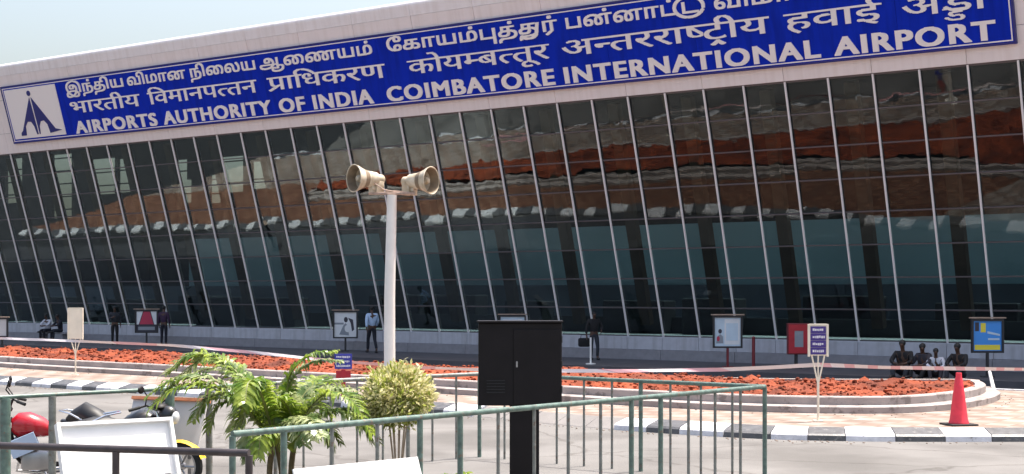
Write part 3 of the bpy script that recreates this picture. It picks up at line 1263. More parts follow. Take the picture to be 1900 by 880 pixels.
def person(label, loc, rz, pose, shirt, trousers, h=1.7, group=None, hair_long=False):
    """figure facing local -y; pose gives joint positions for a 1.7 m body"""
    k = h / 1.7
    root = empty('person', loc, rz)
    tag(root, label, 'person', group)
    P = {n: Vector(v) * k for n, v in pose.items() if isinstance(v, tuple)}
    J = ['pelvis', 'waist', 'chest', 'neck']
    v, e, r = [], [], []

    def add(p, rad, to=None):
        v.append(Vector(p))
        r.append(tuple(x * k for x in rad) if isinstance(rad, tuple) else rad * k)
        if to is not None:
            e.append((to, len(v) - 1))
        return len(v) - 1
    pel = add(P['pelvis'], (0.145, 0.105))
    wa = add(P['waist'], (0.130, 0.095), pel)
    ch = add(P['chest'], (0.160, 0.105), wa)
    nb = add(lerp(P['chest'], P['neck'], 0.75), 0.065, ch)
    nk = add(P['neck'], 0.052, nb)
    hd = P['head']
    up = (hd - P['neck']).normalized()
    fw = Vector(pose.get('look', (0, -1, 0))).normalized()
    h0 = add(hd - up * 0.055 * k + fw * 0.012 * k, (0.058, 0.066), nk)
    h1 = add(hd + up * 0.01 * k + fw * 0.008 * k, (0.072, 0.088), h0)
    h2 = add(hd + up * 0.075 * k - fw * 0.008 * k, (0.064, 0.078), h1)
    nose = add(hd - up * 0.012 * k + fw * 0.108 * k, 0.012, h1)
    for s in ('l', 'r'):
        sx = 1 if s == 'l' else -1
        sho = add(P['sho_' + s], 0.062, ch)
        el = add(P['elb_' + s], 0.043, sho)
        wr = add(P['wri_' + s], 0.028, el)
        d = (P['wri_' + s] - P['elb_' + s]).normalized()
        pm = add(P['wri_' + s] + d * 0.055 * k, (0.022, 0.036), wr)
        side = d.cross(Vector((1, 0, 0)))
        side = side.normalized() if side.length > 0.1 else Vector((0, 1, 0))
        curl = Vector((-sx * 0.35, 0, 0))
        for q, ln in enumerate((0.070, 0.080, 0.075, 0.058)):
            b0 = P['wri_' + s] + d * 0.085 * k + side * (0.027 - 0.018 * q) * k
            f0 = add(b0, 0.009, pm)
            f1 = add(b0 + (d + curl * 0.3).normalized() * ln * 0.55 * k, 0.0085, f0)
            add(b0 + (d + curl * 0.7).normalized() * ln * k, 0.007, f1)
        t0 = add(P['wri_' + s] + d * 0.035 * k + side * 0.040 * k, 0.010, pm)
        add(P['wri_' + s] + d * 0.080 * k + side * 0.058 * k + curl * 0.03 * k, 0.008, t0)
        hp = add(P['hip_' + s], 0.088, pel)
        mid = add(lerp(P['hip_' + s], P['kne_' + s], 0.5), 0.076, hp)
        kn = add(P['kne_' + s], 0.054, mid)
        cf = add(lerp(P['kne_' + s], P['ank_' + s], 0.35), 0.052, kn)
        an = add(P['ank_' + s], 0.036, cf)
        tv = P['toe_' + s] - P['ank_' + s]
        he = add(P['ank_' + s] + Vector((0, 0, -0.045 * k)) - tv.normalized() * 0.03 * k, 0.032, an)
        add(P['toe_' + s], (0.030, 0.022), an)
    chain_mesh('body', v, e, r, M_skin, root)
    # shirt: trunk and upper arms
    v, e, r = [], [], []
    pel = add(lerp(P['pelvis'], P['waist'], 0.15), (0.158, 0.120))
    wa = add(P['waist'], (0.148, 0.112), pel)
    ch = add(P['chest'], (0.176, 0.122), wa)
    add(lerp(P['chest'], P['neck'], 0.72), 0.078, ch)
    for s in ('l', 'r'):
        sho = add(P['sho_' + s], 0.078, ch)
        e1 = add(lerp(P['sho_' + s], P['elb_' + s], 0.95), 0.058, sho)
        add(lerp(P['elb_' + s], P['wri_' + s], pose.get('sleeve', 0.8)), 0.043, e1)
    chain_mesh('shirt', v, e, r, shirt, root)
    v, e, r = [], [], []
    pel = add(P['pelvis'], (0.154, 0.116))
    add(lerp(P['pelvis'], P['waist'], 0.45), (0.140, 0.106), pel)
    for s in ('l', 'r'):
        hp = add(P['hip_' + s], 0.098, pel)
        mid = add(lerp(P['hip_' + s], P['kne_' + s], 0.5), 0.086, hp)
        kn = add(P['kne_' + s], 0.068, mid)
        add(lerp(P['kne_' + s], P['ank_' + s], 0.95), 0.056, kn)
    chain_mesh('trousers', v, e, r, trousers, root)
    hb = MB()
    q = Vector((0, 0, 1)).rotation_difference(up).to_matrix()
    hb.ball(hd + up * 0.045 * k - fw * 0.018 * k, (0.082 * k, 0.098 * k, 0.082 * k), 12, q)
    if hair_long:
        hb.ball(hd - up * 0.04 * k - fw * 0.065 * k, (0.075 * k, 0.05 * k, 0.12 * k), 10, q)
    hb.build('hair', M_hair, root, smooth=True)
    for s in ('l', 'r'):
        sb_ = MB()
        a, t = P['ank_' + s], P['toe_' + s]
        f = (t - a)
        f.z = 0
        f = f.normalized() if f.length > 0.01 else Vector((0, -1, 0))
        base = Vector((a.x, a.y, 0)) if pose.get('flat', True) else Vector((a.x, a.y, a.z - 0.08 * k))
        zb = min(a.z, t.z + 0.05 * k) - 0.08 * k
        c = Vector((a.x, a.y, max(zb, 0) + 0.04 * k)) + f * 0.07 * k
        sb_.ball(c, (0.052 * k, 0.14 * k, 0.045 * k), 10, Vector((0, -1, 0)).rotation_difference(f).to_matrix())
        sb_.build('shoe', M_shoe, root, smooth=True)
    return root


STAND = dict(pelvis=(0, 0, 0.92), waist=(0, 0, 1.06), chest=(0, 0.01, 1.28), neck=(0, 0.0, 1.47), head=(0, -0.02, 1.60),
             sho_l=(0.185, 0.01, 1.39), sho_r=(-0.185, 0.01, 1.39), elb_l=(0.235, 0.03, 1.12), elb_r=(-0.235, 0.03, 1.12), wri_l=(0.24, -0.05, 0.88), wri_r=(-0.24, -0.05, 0.88),
             hip_l=(0.085, 0, 0.88), hip_r=(-0.085, 0, 0.88), kne_l=(0.095, -0.01, 0.48), kne_r=(-0.095, -0.01, 0.48), ank_l=(0.10, 0.02, 0.085), ank_r=(-0.10, 0.02, 0.085), toe_l=(0.11, -0.14, 0.03), toe_r=(-0.11, -0.14, 0.03))
WALK = dict(STAND, kne_l=(0.09, -0.16, 0.50), ank_l=(0.09, -0.20, 0.09), toe_l=(0.10, -0.36, 0.06), kne_r=(-0.09, 0.06, 0.49), ank_r=(-0.09, 0.27, 0.13), toe_r=(-0.10, 0.14, 0.03),
            elb_l=(0.25, 0.12, 1.14), wri_l=(0.25, 0.16, 0.90), elb_r=(-0.25, -0.03, 1.13), wri_r=(-0.23, -0.20, 0.94))
PHONE = dict(STAND, elb_r=(-0.25, -0.02, 1.14), wri_r=(-0.10, -0.24, 1.22), look=(-0.2, -0.9, -0.35), head=(-0.01, -0.05, 1.59))
BAGS = dict(STAND, elb_l=(0.30, 0.0, 1.15), wri_l=(0.20, -0.22, 1.02), elb_r=(-0.27, 0.03, 1.12), wri_r=(-0.29, -0.04, 0.86), kne_l=(0.11, -0.10, 0.49), ank_l=(0.11, -0.06, 0.09), toe_l=(0.13, -0.22, 0.03))
SIT = dict(pelvis=(0, 0, 0.12), waist=(0, -0.03, 0.27), chest=(0, -0.09, 0.48), neck=(0, -0.14, 0.66), head=(0, -0.18, 0.79),
           sho_l=(0.185, -0.09, 0.58), sho_r=(-0.185, -0.09, 0.58), elb_l=(0.26, -0.26, 0.38), elb_r=(-0.26, -0.26, 0.38), wri_l=(0.12, -0.42, 0.34), wri_r=(-0.10, -0.43, 0.34),
           hip_l=(0.09, -0.02, 0.11), hip_r=(-0.09, -0.02, 0.11), kne_l=(0.17, -0.40, 0.30), kne_r=(-0.17, -0.40, 0.30), ank_l=(0.13, -0.50, -0.08), ank_r=(-0.13, -0.50, -0.08),
           toe_l=(0.15, -0.66, -0.145), toe_r=(-0.15, -0.66, -0.145), flat=False)
SIT2 = dict(SIT, elb_r=(-0.27, -0.20, 0.36), wri_r=(-0.16, -0.40, 0.42), kne_l=(0.22, -0.38, 0.28), look=(0.5, -0.8, -0.2), head=(0.03, -0.19, 0.78))
SITHIGH = dict(SIT, kne_l=(0.12, -0.42, 0.12), kne_r=(-0.12, -0.42, 0.12), ank_l=(0.12, -0.44, -0.28), ank_r=(-0.12, -0.44, -0.28), toe_l=(0.13, -0.60, -0.35), toe_r=(-0.13, -0.60, -0.35))

C_blue = mat('cloth_pale_blue', (0.42, 0.56, 0.76), 0.8, 0.08, 8)
C_navy = mat('cloth_navy', (0.012, 0.013, 0.022), 0.85, 0.2, 8)
C_black = mat('cloth_black', (0.010, 0.010, 0.012), 0.85, 0.2, 8)
C_plum = mat('cloth_plum', (0.035, 0.015, 0.045), 0.85, 0.2, 8)
C_white = mat('cloth_white', (0.55, 0.56, 0.62), 0.8, 0.06, 8)
C_grey = mat('cloth_grey', (0.035, 0.032, 0.042), 0.85, 0.2, 8)
C_char = mat('cloth_charcoal', (0.022, 0.026, 0.035), 0.85, 0.3, 8)


def on_walk(px, py):
    p = gp(px, py, 0.17)
    p.z = 0.17
    return p


person('man in pale blue shirt and dark trousers walking past the photo poster board', on_walk(690, 655), R(205), WALK, C_blue, C_navy, 1.74)
person('person in charcoal clothes standing by the crimson poster board, white sign post nearby', on_walk(213, 640), R(20), PHONE, C_char, C_black, 1.66)
person('person in plum shirt standing just past the crimson poster board', on_walk(304, 641), R(170), STAND, C_plum, C_navy, 1.68)
pb_ = person('person in black holding a bag, standing beyond the black cabinet by the glass front', on_walk(1102, 668), R(15), BAGS, C_black, C_char, 1.62)
bagp = on_walk(1102, 668)
b = MB()
b.box((0, 0, 0.16), (0.40, 0.20, 0.30), bev=0.06)
b.tube([(-0.12, 0, 0.30), (-0.10, 0, 0.42), (0.10, 0, 0.42), (0.12, 0, 0.30)], 0.012, 6)
bag = b.build('bag', C_black, smooth=True)
bag.location = (bagp.x - 0.33, bagp.y + 0.02, 0.60)
bag.rotation_euler = (0, 0, R(10))
tag(bag, 'black soft bag held in the hand of the person in black', 'bag')


def ledge(px, D, zt):
    return Vector(((px - CX) / FPX * D, D, zt))


def seat_v(px, v):
    """world point on the line v metres from the front plane, seen in photo column px"""
    X0, Y0 = FOOT.x + ivec.x * v, FOOT.y + ivec.y * v
    xr = px - CX
    u = (xr * Y0 - FPX * X0) / (FPX * dvec.x - xr * dvec.y)
    return Vector((X0 + dvec.x * u, Y0 + dvec.y * u, 0))


FACE = BROT
for px, lb, ps, sh_, tr, hh, rz in [
        (1678, 'seated man in black on the walkway edge, broadest of the four sitting by the cone', SIT, C_black, C_char, 1.72, 0.1),
        (1717, 'seated person in dark grey leaning beside a child in white on the walkway edge', SIT2, C_grey, C_black, 1.60, -0.2),
        (1737, 'seated child in a pale shirt among adults on the walkway edge', SIT, C_white, C_grey, 1.38, 0.3),
        (1782, 'seated person in black directly behind the red traffic cone', SIT, C_black, C_char, 1.62, -0.1)]:
    p = seat_v(px, -4.62 if hh > 1.5 else -4.70)
    p.z = 0.17
    person(lb, p, FACE + rz, ps, sh_, tr, hh * 1.10, 'people sitting on the walkway edge')
# the two sitting at the base of the wall: a low stone bench carries them
bp_ = seat_v(101, -1.35)
b = MB()
b.box((0, 0, 0.40), (2.2, 0.42, 0.07), bev=0.01)
bench = b.build('bench', M_plinth)
b = MB()
b.box((0.8, 0, 0.18), (0.12, 0.36, 0.36))
lg = b.build('leg', M_plinth, bench)
l2 = copy_part(lg, bench)
l2.location.x = -1.6
bench.location = (bp_.x, bp_.y, 0.17)
bench.rotation_euler = (0, 0, BROT)
tag(bench, 'low grey stone bench against the terminal base wall under two seated people', 'bench')
for px, lb, sh_, rz in [(90, 'seated person in a white shirt on the stone bench near the wall', C_white, 0.2), (113, 'seated person in navy on the stone bench beside the white shirt', C_navy, -0.2)]:
    p = seat_v(px, -1.42)
    p.z = 0.17 + 0.435 - 0.02
    person(lb, p, BROT + rz, SITHIGH, sh_, C_navy, 1.6, 'people on the stone bench')


# ------------------------------------------------------------------ poster boards along the walkway
def poster_board(px, base_y, top, bot, w_px, label, prints, postm=M_frame, group='poster boards along the walkway', backm=M_frame):
    g = on_walk(px, base_y)
    D = g.y
    zt, zb = CAMZ - (top - HOR) * D / FPX - 0.17, CAMZ - (bot - HOR) * D / FPX - 0.17
    w = w_px * D / FPX
    root = empty('poster_board', g, 0.0)
    tag(root, label, 'sign', group)
    b = MB()
    b.box((0, 0, zb / 2 + 0.02), (0.07, 0.07, zb + 0.04))
    b.box((0, 0, 0.015), (0.30, 0.30, 0.03), bev=0.006)
    b.build('post', postm, root)
    t = 0.055
    b = MB()
    b.box((0, 0.02, (zt + zb) / 2), (w - 0.002, 0.05, zt - zb - 0.002))
    b.build('back_panel', backm, root)
    b = MB()
    for sx in (-1, 1):
        b.box((sx * (w / 2 - t / 2), -0.02, (zt + zb) / 2), (t, 0.06, zt - zb))
    for zz in (zt - t / 2, zb + t / 2):
        b.box((0, -0.021, zz), (w - 2 * t, 0.058, t))
    b.build('frame', M_frame, root)
    b = MB()
    b.box((0, -0.01, zt + 0.03), (w + 0.10, 0.14, 0.035), bev=0.005)
    b.build('top_rail', M_wood, root)
    x0, x1, y0, y1 = -w / 2 + t, w / 2 - t, zb + t, zt - t
    sheet = None
    for i, (m, poly) in enumerate(prints):
        b = MB()
        b.prism([(x0 + (x1 - x0) * a, -0.008 - 0.0015 * i, y0 + (y1 - y0) * c) for a, c in poly], (0, 0.004 + 0.0015 * i, 0))
        o = b.build('poster' if i == 0 else 'poster_print', m, root if i == 0 else sheet)
        if i == 0:
            sheet = o
    return root


SQ = [(0, 0), (1, 0), (1, 1), (0, 1)]


def disc(cx, cy, rx, ry, n=14):
    return [(cx + rx * math.cos(2 * math.pi * i / n), cy + ry * math.sin(2 * math.pi * i / n)) for i in range(n)]


def rect(a, b_, c, d):
    return [(a, b_), (c, b_), (c, d), (a, d)]


poster_board(272, 640, 575, 618, 43, 'poster board showing a crimson shape between two white wedges', [
    (M_pdark, SQ), (M_paper, [(0.02, 0.98), (0.32, 0.98), (0.12, 0.35), (0.02, 0.35)]), (M_paper, [(0.98, 0.98), (0.70, 0.98), (0.88, 0.35), (0.98, 0.35)]),
    (M_pred, [(0.36, 0.97), (0.66, 0.97), (0.84, 0.36), (0.16, 0.36)]), (M_pgrey, rect(0.1, 0.08, 0.9, 0.24))])
poster_board(641, 652, 577, 628, 46, 'poster board with a white print of two grey figures, beside the walking man', [
    (M_paper, SQ), (M_pgrey, rect(0.0, 0.50, 0.42, 0.58)), (M_pdark, disc(0.52, 0.70, 0.09, 0.11)), (M_pdark, [(0.62, 0.78), (0.84, 0.70), (0.90, 0.30), (0.80, 0.22), (0.74, 0.55)]),
    (M_pgrey, [(0.22, 0.10), (0.66, 0.06), (0.62, 0.44), (0.50, 0.56), (0.40, 0.46)]), (M_paper, disc(0.60, 0.34, 0.14, 0.15))])
poster_board(951, 662, 585, 640, 50, 'poster board mostly hidden by the black cabinet, pale sheet on top', [(M_pcyan, SQ), (M_paper, rect(0.1, 0.5, 0.9, 0.9))])
poster_board(1350, 682, 586, 646, 55, 'poster board with pale blue sheet and small figure picture, on a dark red post', [
    (M_pcyan, SQ), (M_paper, rect(0.38, 0.06, 0.97, 0.94)), (M_pgrey, [(0.06, 0.10), (0.34, 0.10), (0.32, 0.34), (0.22, 0.42), (0.10, 0.34)]), (M_pred, disc(0.14, 0.26, 0.06, 0.09)),
    (M_pdark, disc(0.21, 0.52, 0.07, 0.08)), (M_pcyan, rect(0.44, 0.2, 0.9, 0.8))], postm=M_dred)
poster_board(1832, 700, 592, 655, 60, 'poster board with a bright blue and yellow poster behind the traffic cone', [
    (M_pblue, SQ), (M_pyel, rect(0.05, 0.03, 0.95, 0.20)), (M_pyel, rect(0.26, 0.62, 0.44, 0.93)), (M_pdark, rect(0.06, 0.66, 0.20, 0.95)), (M_pcyan, [(0.50, 0.58), (0.94, 0.50), (0.94, 0.56), (0.50, 0.66)]),
    (M_pcyan, rect(0.52, 0.36, 0.92, 0.42))])
poster_board(4, 648, 590, 626, 22, 'plain grey board on a post at the far end of the walkway', [(M_pgboard, SQ)])

# fire hose cabinet on a post, and a thin red post
g = on_walk(1482, 684)
D = g.y
root = empty('fire_hose_cabinet', g)
tag(root, 'dark red fire hose cabinet with a square window on a post', 'cabinet')
zt, zb, w = CAMZ - 60 * D / FPX - 0.17, CAMZ - 118 * D / FPX - 0.17, 41 * D / FPX
b = MB()
b.box((0, 0.08, (zt + zb) / 2), (w, 0.22, zt - zb), bev=0.015)
b.build('case', M_dred, root)
b = MB()
for sx in (-1, 1):
    b.box((sx * w * 0.33, -0.04, (zt + zb) / 2), (w * 0.26, 0.02, (zt - zb) * 0.92))
for sz in (-1, 1):
    b.box((0, -0.04, (zt + zb) / 2 + sz * (zt - zb) * 0.36), (w * 0.40, 0.02, (zt - zb) * 0.20))
b.build('door', M_red, root)
b = MB()
b.box((0, -0.035, (zt + zb) / 2), (w * 0.40, 0.008, (zt - zb) * 0.52))
b.build('window', M_pgrey, root)
b = MB()
b.box((-w * 0.1, 0.08, zb / 2), (0.09, 0.09, zb))
b.box((-w * 0.1, 0.08, 0.02), (0.3, 0.3, 0.04))
b.build('post', M_frame, root)
g = on_walk(1398, 684)
D = g.y
b = MB()
hh = 57 * D / FPX
b.tube([(0, 0, 0), (0, 0, hh)], 0.05, 10)
b.box((0, 0, 0.015), (0.26, 0.26, 0.03))
rp = b.build('barrier_post', M_dred, smooth=True)
b = MB()
b.ball((0, 0, hh), (0.06, 0.06, 0.045), 10)
b.build('cap', M_dred, rp, smooth=True)
rp.location = g
tag(rp, 'thin dark red post between the pale poster board and the fire hose cabinet', 'post')


# ------------------------------------------------------------------ horn speaker pole
PD = 31.6
pg = at(723, 0, PD)
pole = empty('loudspeaker_pole', (pg.x, pg.y, 0.17))
tag(pole, 'tall cream steel pole carrying two horn loudspeakers above the planter', 'pole')
pz = CAMZ - (362 - HOR) * PD / FPX - 0.17
b = MB()
b.tube([(0, 0, 0), (0, 0, pz * 0.5), (0.05, 0, pz)], [0.125, 0.118, 0.105], 20)
b.build('shaft', M_pole, pole, smooth=True)
b = MB()
b.lathe([(0.0, 0.0), (0.24, 0.0), (0.24, 0.03), (0.0, 0.03)], n=20)
b.build('base_plate', M_pole, pole)
sc = PD / FPX
b = MB()
b.box((0.05, 0, pz + 0.03), (86 * sc, 0.09, 0.05), bev=0.008)
b.tube([(0.05 - 36 * sc, -0.02, pz + 24 * sc), (0.05 - 15 * sc, 0, pz + 10 * sc), (0.05 + 14 * sc, 0, pz + 0.05)], 0.016, 6)
b.tube([(0.05 - 30 * sc, 0.03, pz + 0.04), (0.05 + 5 * sc, 0.03, pz + 8 * sc), (0.05 + 34 * sc, 0.03, pz + 4 * sc)], 0.013, 6)
b.build('crossarm', M_rust, pole, smooth=True)


M_hshade = mat('horn_inside_shade', (0.20, 0.145, 0.09), 0.6, 0.3, 6)  # darker horn colour: the shade inside the bell is painted in


def horn(cx, cz, yaw, label):
    """re-entrant horn; mouth towards local -y"""
    h = empty('horn_loudspeaker', (pg.x + 0.05 + cx, pg.y, 0.17 + pz + cz), yaw)
    tag(h, label, 'loudspeaker', 'horn loudspeakers on the pole')
    Rm = 0.30
    ln = 0.58
    prof = [(0.10, ln), (0.15, ln - 0.02), (0.165, ln * 0.80), (0.175, ln * 0.62), (0.20, ln * 0.42), (0.245, ln * 0.22), (0.28, 0.06), (Rm, 0.0), (Rm + 0.006, -0.015), (Rm - 0.008, -0.022), (Rm - 0.016, -0.005)]
    b = MB()
    b.lathe(prof, (0, -ln / 2, 0), (0, 1, 0), 32)
    b.build('bell', M_horn, h, smooth=True)
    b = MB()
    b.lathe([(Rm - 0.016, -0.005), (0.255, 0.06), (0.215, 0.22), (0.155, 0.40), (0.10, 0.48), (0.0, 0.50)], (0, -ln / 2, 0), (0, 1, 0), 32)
    b.build('shaded_bell_inside', M_hshade, h, smooth=True)
    b = MB()
    b.lathe([(0.0, 0.06), (0.05, 0.065), (0.078, 0.10), (0.085, 0.16), (0.075, 0.34), (0.07, 0.50)], (0, -ln / 2, 0), (0, 1, 0), 20)
    b.build('inner_horn', M_horn, h, smooth=True)
    b = MB()
    b.lathe([(0.0, 0.0), (0.10, 0.0), (0.112, 0.03), (0.112, 0.14), (0.09, 0.17), (0.0, 0.17)], (0, ln / 2 - 0.01, 0), (0, 1, 0), 20)
    b.build('driver', M_horn, h, smooth=True)
    b = MB()
    b.box((0, ln / 2 - 0.07, -0.185), (0.16, 0.20, 0.10), bev=0.012)
    b.box((0, ln / 2 - 0.12, -0.25), (0.10, 0.12, 0.12))
    b.build('bracket', M_horn, h, smooth=True)
    b = MB()
    b.box((0.0, ln / 2 + 0.02, -0.17), (0.24, 0.20, 0.26), bev=0.02)
    b.build('terminal_box', M_horn, h, smooth=True)
    return h


horn((678 - 727) * sc, (362 - 332) * sc, R(-52), 'cream horn loudspeaker whose mouth points towards the emblem end of the airport sign')
horn((779 - 727) * sc, (362 - 336) * sc, R(58), 'cream horn loudspeaker whose mouth points towards the traffic cone, on the same pole')


# ------------------------------------------------------------------ garden notice boards
def jag_text(b, x0, x1, z, hgt, y, seed, n=7):
    """a line of unreadable worn lettering as small blocks"""
    r = random.Random(seed)
    x = x0
    while x < x1 - 0.01:
        wd = r.uniform(0.018, 0.035)
        b.box((x + wd / 2, y, z + r.uniform(-0.004, 0.004)), (wd, 0.004, hgt * r.uniform(0.65, 1.0)))
        x += wd + r.uniform(0.004, 0.012)


def notice(px, base_y, top, bot, w_px, label, lines):
    g = gp(px, base_y, 0.172)
    g.z = 0.172
    D = g.y
    zt, zb, w = CAMZ - (top - HOR) * D / FPX - 0.17, CAMZ - (bot - HOR) * D / FPX - 0.17, w_px * D / FPX
    root = empty('notice_board', g)
    tag(root, label, 'sign')
    zf = zb * 0.56
    b = MB()
    b.tube([(0, 0, 0), (0, 0, zf + 0.05)], 0.022, 8)
    b.box((0, 0, 0.01), (0.16, 0.16, 0.02))
    b.build('post', M_cream, root, smooth=True)
    for sx in (-1, 0.0, 1):
        b = MB()
        b.tube([(0, 0.001 * sx, zf), (sx * w * 0.40, 0, zb + 0.04)], 0.015 if sx else 0.013, 6)
        b.build('support', M_cream, root, smooth=True)
    b = MB()
    b.box((0, 0, (zt + zb) / 2), (w, 0.05, zt - zb), bev=0.006)
    bd = b.build('board', M_cream, root)
    b = MB()
    for sx in (-1, 1):
        b.box((sx * (w / 2 + 0.012), 0, (zt + zb) / 2), (0.03, 0.07, zt - zb + 0.04))
    b.box((0, 0, zt + 0.014), (w - 0.006, 0.068, 0.025))
    b.build('frame', M_cream, bd)
    if lines:
        n = 4
        hb = (zt - zb) * 0.94 / n
        for i in range(n):
            b = MB()
            b.box((-0.012 * w, -0.029, zb + (zt - zb) * 0.03 + hb * (i + 0.5)), (w * 0.90, 0.008, hb * 0.96))
            pn = b.build('name_plate', M_purple, bd)
            b = MB()
            jag_text(b, -w * 0.34, w * 0.32, zb + (zt - zb) * 0.03 + hb * (i + 0.5), hb * 0.36, -0.0345, 20 + i)
            b.build('lettering', M_text, bd)
    return root


notice(140, 696, 573, 629, 25, 'blank cream notice board on a forked post standing before the soil bed', False)
notice(1518, 782, 604, 660, 32, 'notice board with purple plates of pale lettering on a forked cream post', True)

# small blue sign on a red post
g = at(637, 0, 31.3)
g.z = 0.172
D = g.y
root = empty('small_sign', g)
tag(root, 'small blue sign with pale lines of text on a red post before the planter', 'sign')
zt, zb = CAMZ - (657 - HOR) * D / FPX - 0.17, CAMZ - (685 - HOR) * D / FPX - 0.17
w = 32 * D / FPX
b = MB()
b.box((0, 0, (zt + zb) / 2), (w, 0.03, zt - zb), bev=0.004)
bd = b.build('board', M_sblue, root)
for i, f in enumerate((0.80, 0.5, 0.2)):
    b = MB()
    jag_text(b, -w * 0.40, w * 0.40, zb + (zt - zb) * f, (zt - zb) * 0.15, -0.018, 40 + i)
    b.build('lettering', M_text, bd)
b = MB()
b.box((0, 0.012, (zb - 0.02) / 2 + 0.01), (0.09, 0.05, zb - 0.02))
b.build('post', M_red, root)
b = MB()
b.box((0, 0.01, zb - 0.14), (w * 0.85, 0.03, 0.20), bev=0.004)
b.build('lower_plate', M_red, root)

# traffic cone
g = gp(1779, 789, 0.172)
g.z = 0.172
D = g.y
hc_ = 97 * D / FPX
cone = empty('traffic_cone', g)
tag(cone, 'red traffic cone with a dark base on the paving by the kerb', 'cone')
b = MB()
b.lathe([(0.175, 0.035), (0.17, 0.06), (0.155, 0.09), (0.105, hc_ * 0.55), (0.065, hc_ * 0.88), (0.052, hc_ * 0.92), (0.05, hc_), (0.036, hc_ + 0.004), (0.034, hc_ - 0.05)], n=28)
b.build('cone_body', M_cone, cone, smooth=True)
b = MB()
b.box((0, 0, 0.016), (0.50, 0.46, 0.032), rot=R(12), bev=0.010)
b.build('base', M_black2, cone)
b = MB()
b.lathe([(0.092, hc_ * 0.66), (0.090, hc_ * 0.66 + 0.006), (0.083, hc_ * 0.74), (0.079, hc_ * 0.74)], n=28)
b.build('collar', M_cone, cone, smooth=True)

# barrier tape strung from stake to notice boards
M_tape = mat('barrier_tape', (0.75, 0.62, 0.60), 0.4)


def tape_material():
    nt = M_tape.node_tree
    b = nt.nodes['Principled BSDF']
    tc = nt.nodes.new('ShaderNodeTexCoord')
    wv = nt.nodes.new('ShaderNodeTexWave')
    wv.inputs['Scale'].default_value = 1.1
    wv.wave_type = 'BANDS'
    wv.bands_direction = 'DIAGONAL'
    r = nt.nodes.new('ShaderNodeValToRGB')
    r.color_ramp.interpolation = 'CONSTANT'
    r.color_ramp.elements[0].color = (0.70, 0.62, 0.62, 1)
    r.color_ramp.elements[1].color = (0.64, 0.36, 0.38, 1)
    r.color_ramp.elements[1].position = 0.6
    nt.links.new(tc.outputs['Object'], wv.inputs['Vector'])
    nt.links.new(wv.outputs['Fac'], r.inputs['Fac'])
    nt.links.new(r.outputs[0], b.inputs['Base Color'])


tape_material()


def tape(pts, wid, label, twist=0.6):
    dense = []
    pts = [Vector(p) for p in pts]
    for p, q in zip(pts[:-1], pts[1:]):
        n = max(2, int((q - p).length / 0.35))
        for i in range(n):
            dense.append(p.lerp(q, i / n))
    dense.append(pts[-1])
    b = MB()
    rows = []
    for i, p in enumerate(dense):
        t = (dense[min(i + 1, len(dense) - 1)] - dense[max(0, i - 1)]).normalized()
        a = twist * math.sin(i * 0.23) + 0.3 * math.sin(i * 0.71)
        nrm = t.cross(Vector((0, 0, 1))).normalized()
        upv = Vector((0, 0, 1)) * math.cos(a) + nrm * math.sin(a)
        rows.append([p + upv * wid / 2, p - upv * wid / 2])
    b.ring_surface(rows, closed=False)
    o = b.build('barrier_tape', M_tape)
    tag(o, label, 'tape', 'barrier tape strung round the planter')
    return o


tape([at(-120, 622, 47), at(0, 628, 43.5), at(140, 633, 39.9)], 0.075, 'red and white barrier tape running to the blank cream notice board')
tape([at(140, 633, 39.9), at(320, 641, 37.2), at(470, 654, 35.4), at(600, 668, 34), at(760, 681, 32), at(880, 686, 30.8), at(1000, 688, 29.8), at(1150, 688.5, 28.6), at(1340, 686, 27.4), at(1440, 681.5, 26.7), at(1518, 677, 26.0)], 0.075, 'longest red and white barrier tape, sagging across the soil bed between two notice boards')
tape([at(1518, 677, 26.0), at(1640, 682, 26.4), at(1779, 684, 26.9), at(1850, 685, 27.2), at(1990, 686, 28)], 0.075, 'red and white barrier tape from the purple plated notice board past the cone')
# short white stake leaning at the tip of the planter
g0, g1 = gp(1846, 722, 0.3), at(1836, 690, 33.2)
b = MB()
b.tube([(g0.x, g0.y, 0.17), g1], [0.05, 0.035], 8)
stk = b.build('stake', M_white, smooth=True)
tag(stk, 'short white stake leaning at the tip of the planter', 'stake')
g0 = on_walk(1096, 676)
b = MB()
b.tube([(0, 0, 0), (0, 0, 0.85)], 0.03, 8)
b.lathe([(0.0, 0.0), (0.16, 0.0), (0.16, 0.03), (0.0, 0.03)], n=14)
o = b.build('bollard', M_white, smooth=True)
o.location = g0
tag(o, 'thin white bollard in front of the person in black', 'bollard')

# ------------------------------------------------------------------ black cabinet on a pedestal
CD = 17.4
g = at(965, 0, CD)
cab = empty('display_cabinet', (g.x, g.y, 0))
tag(cab, 'large black metal cabinet on a pedestal behind the green railing', 'cabinet')
zt, zb = CAMZ - (599 - HOR) * CD / FPX, CAMZ - (753 - HOR) * CD / FPX
cw = 155 * CD / FPX
s_ = CD / FPX
b = MB()
b.box((0, 0.12, (zt + zb) / 2), (cw, 0.26, zt - zb), bev=0.012)
b.build('case', M_black, cab)
b = MB()
b.box((s_ * 32, -0.018, (zt + zb) / 2 - 0.03), (s_ * 88, 0.02, zt - zb - 0.10), bev=0.005)
dr = b.build('door', M_black, cab)
b = MB()
b.box((-s_ * 6, -0.032, (zt + zb) / 2), (0.02, 0.012, 0.07))
b.build('latch', M_steel, dr)
for fz in (0.2, 0.5, 0.8):
    b = MB()
    b.tube([(s_ * 77, -0.03, zb + (zt - zb) * fz - 0.04), (s_ * 77, -0.03, zb + (zt - zb) * fz + 0.04)], 0.010, 8)
    b.build('hinge', M_black2, dr, smooth=True)
for i in range(5):
    b = MB()
    b.box((-s_ * 45, -0.012, zb + 0.16 + i * 0.035), (0.22, 0.012, 0.012))
    b.build('vent_slat', M_black2, cab)
b = MB()
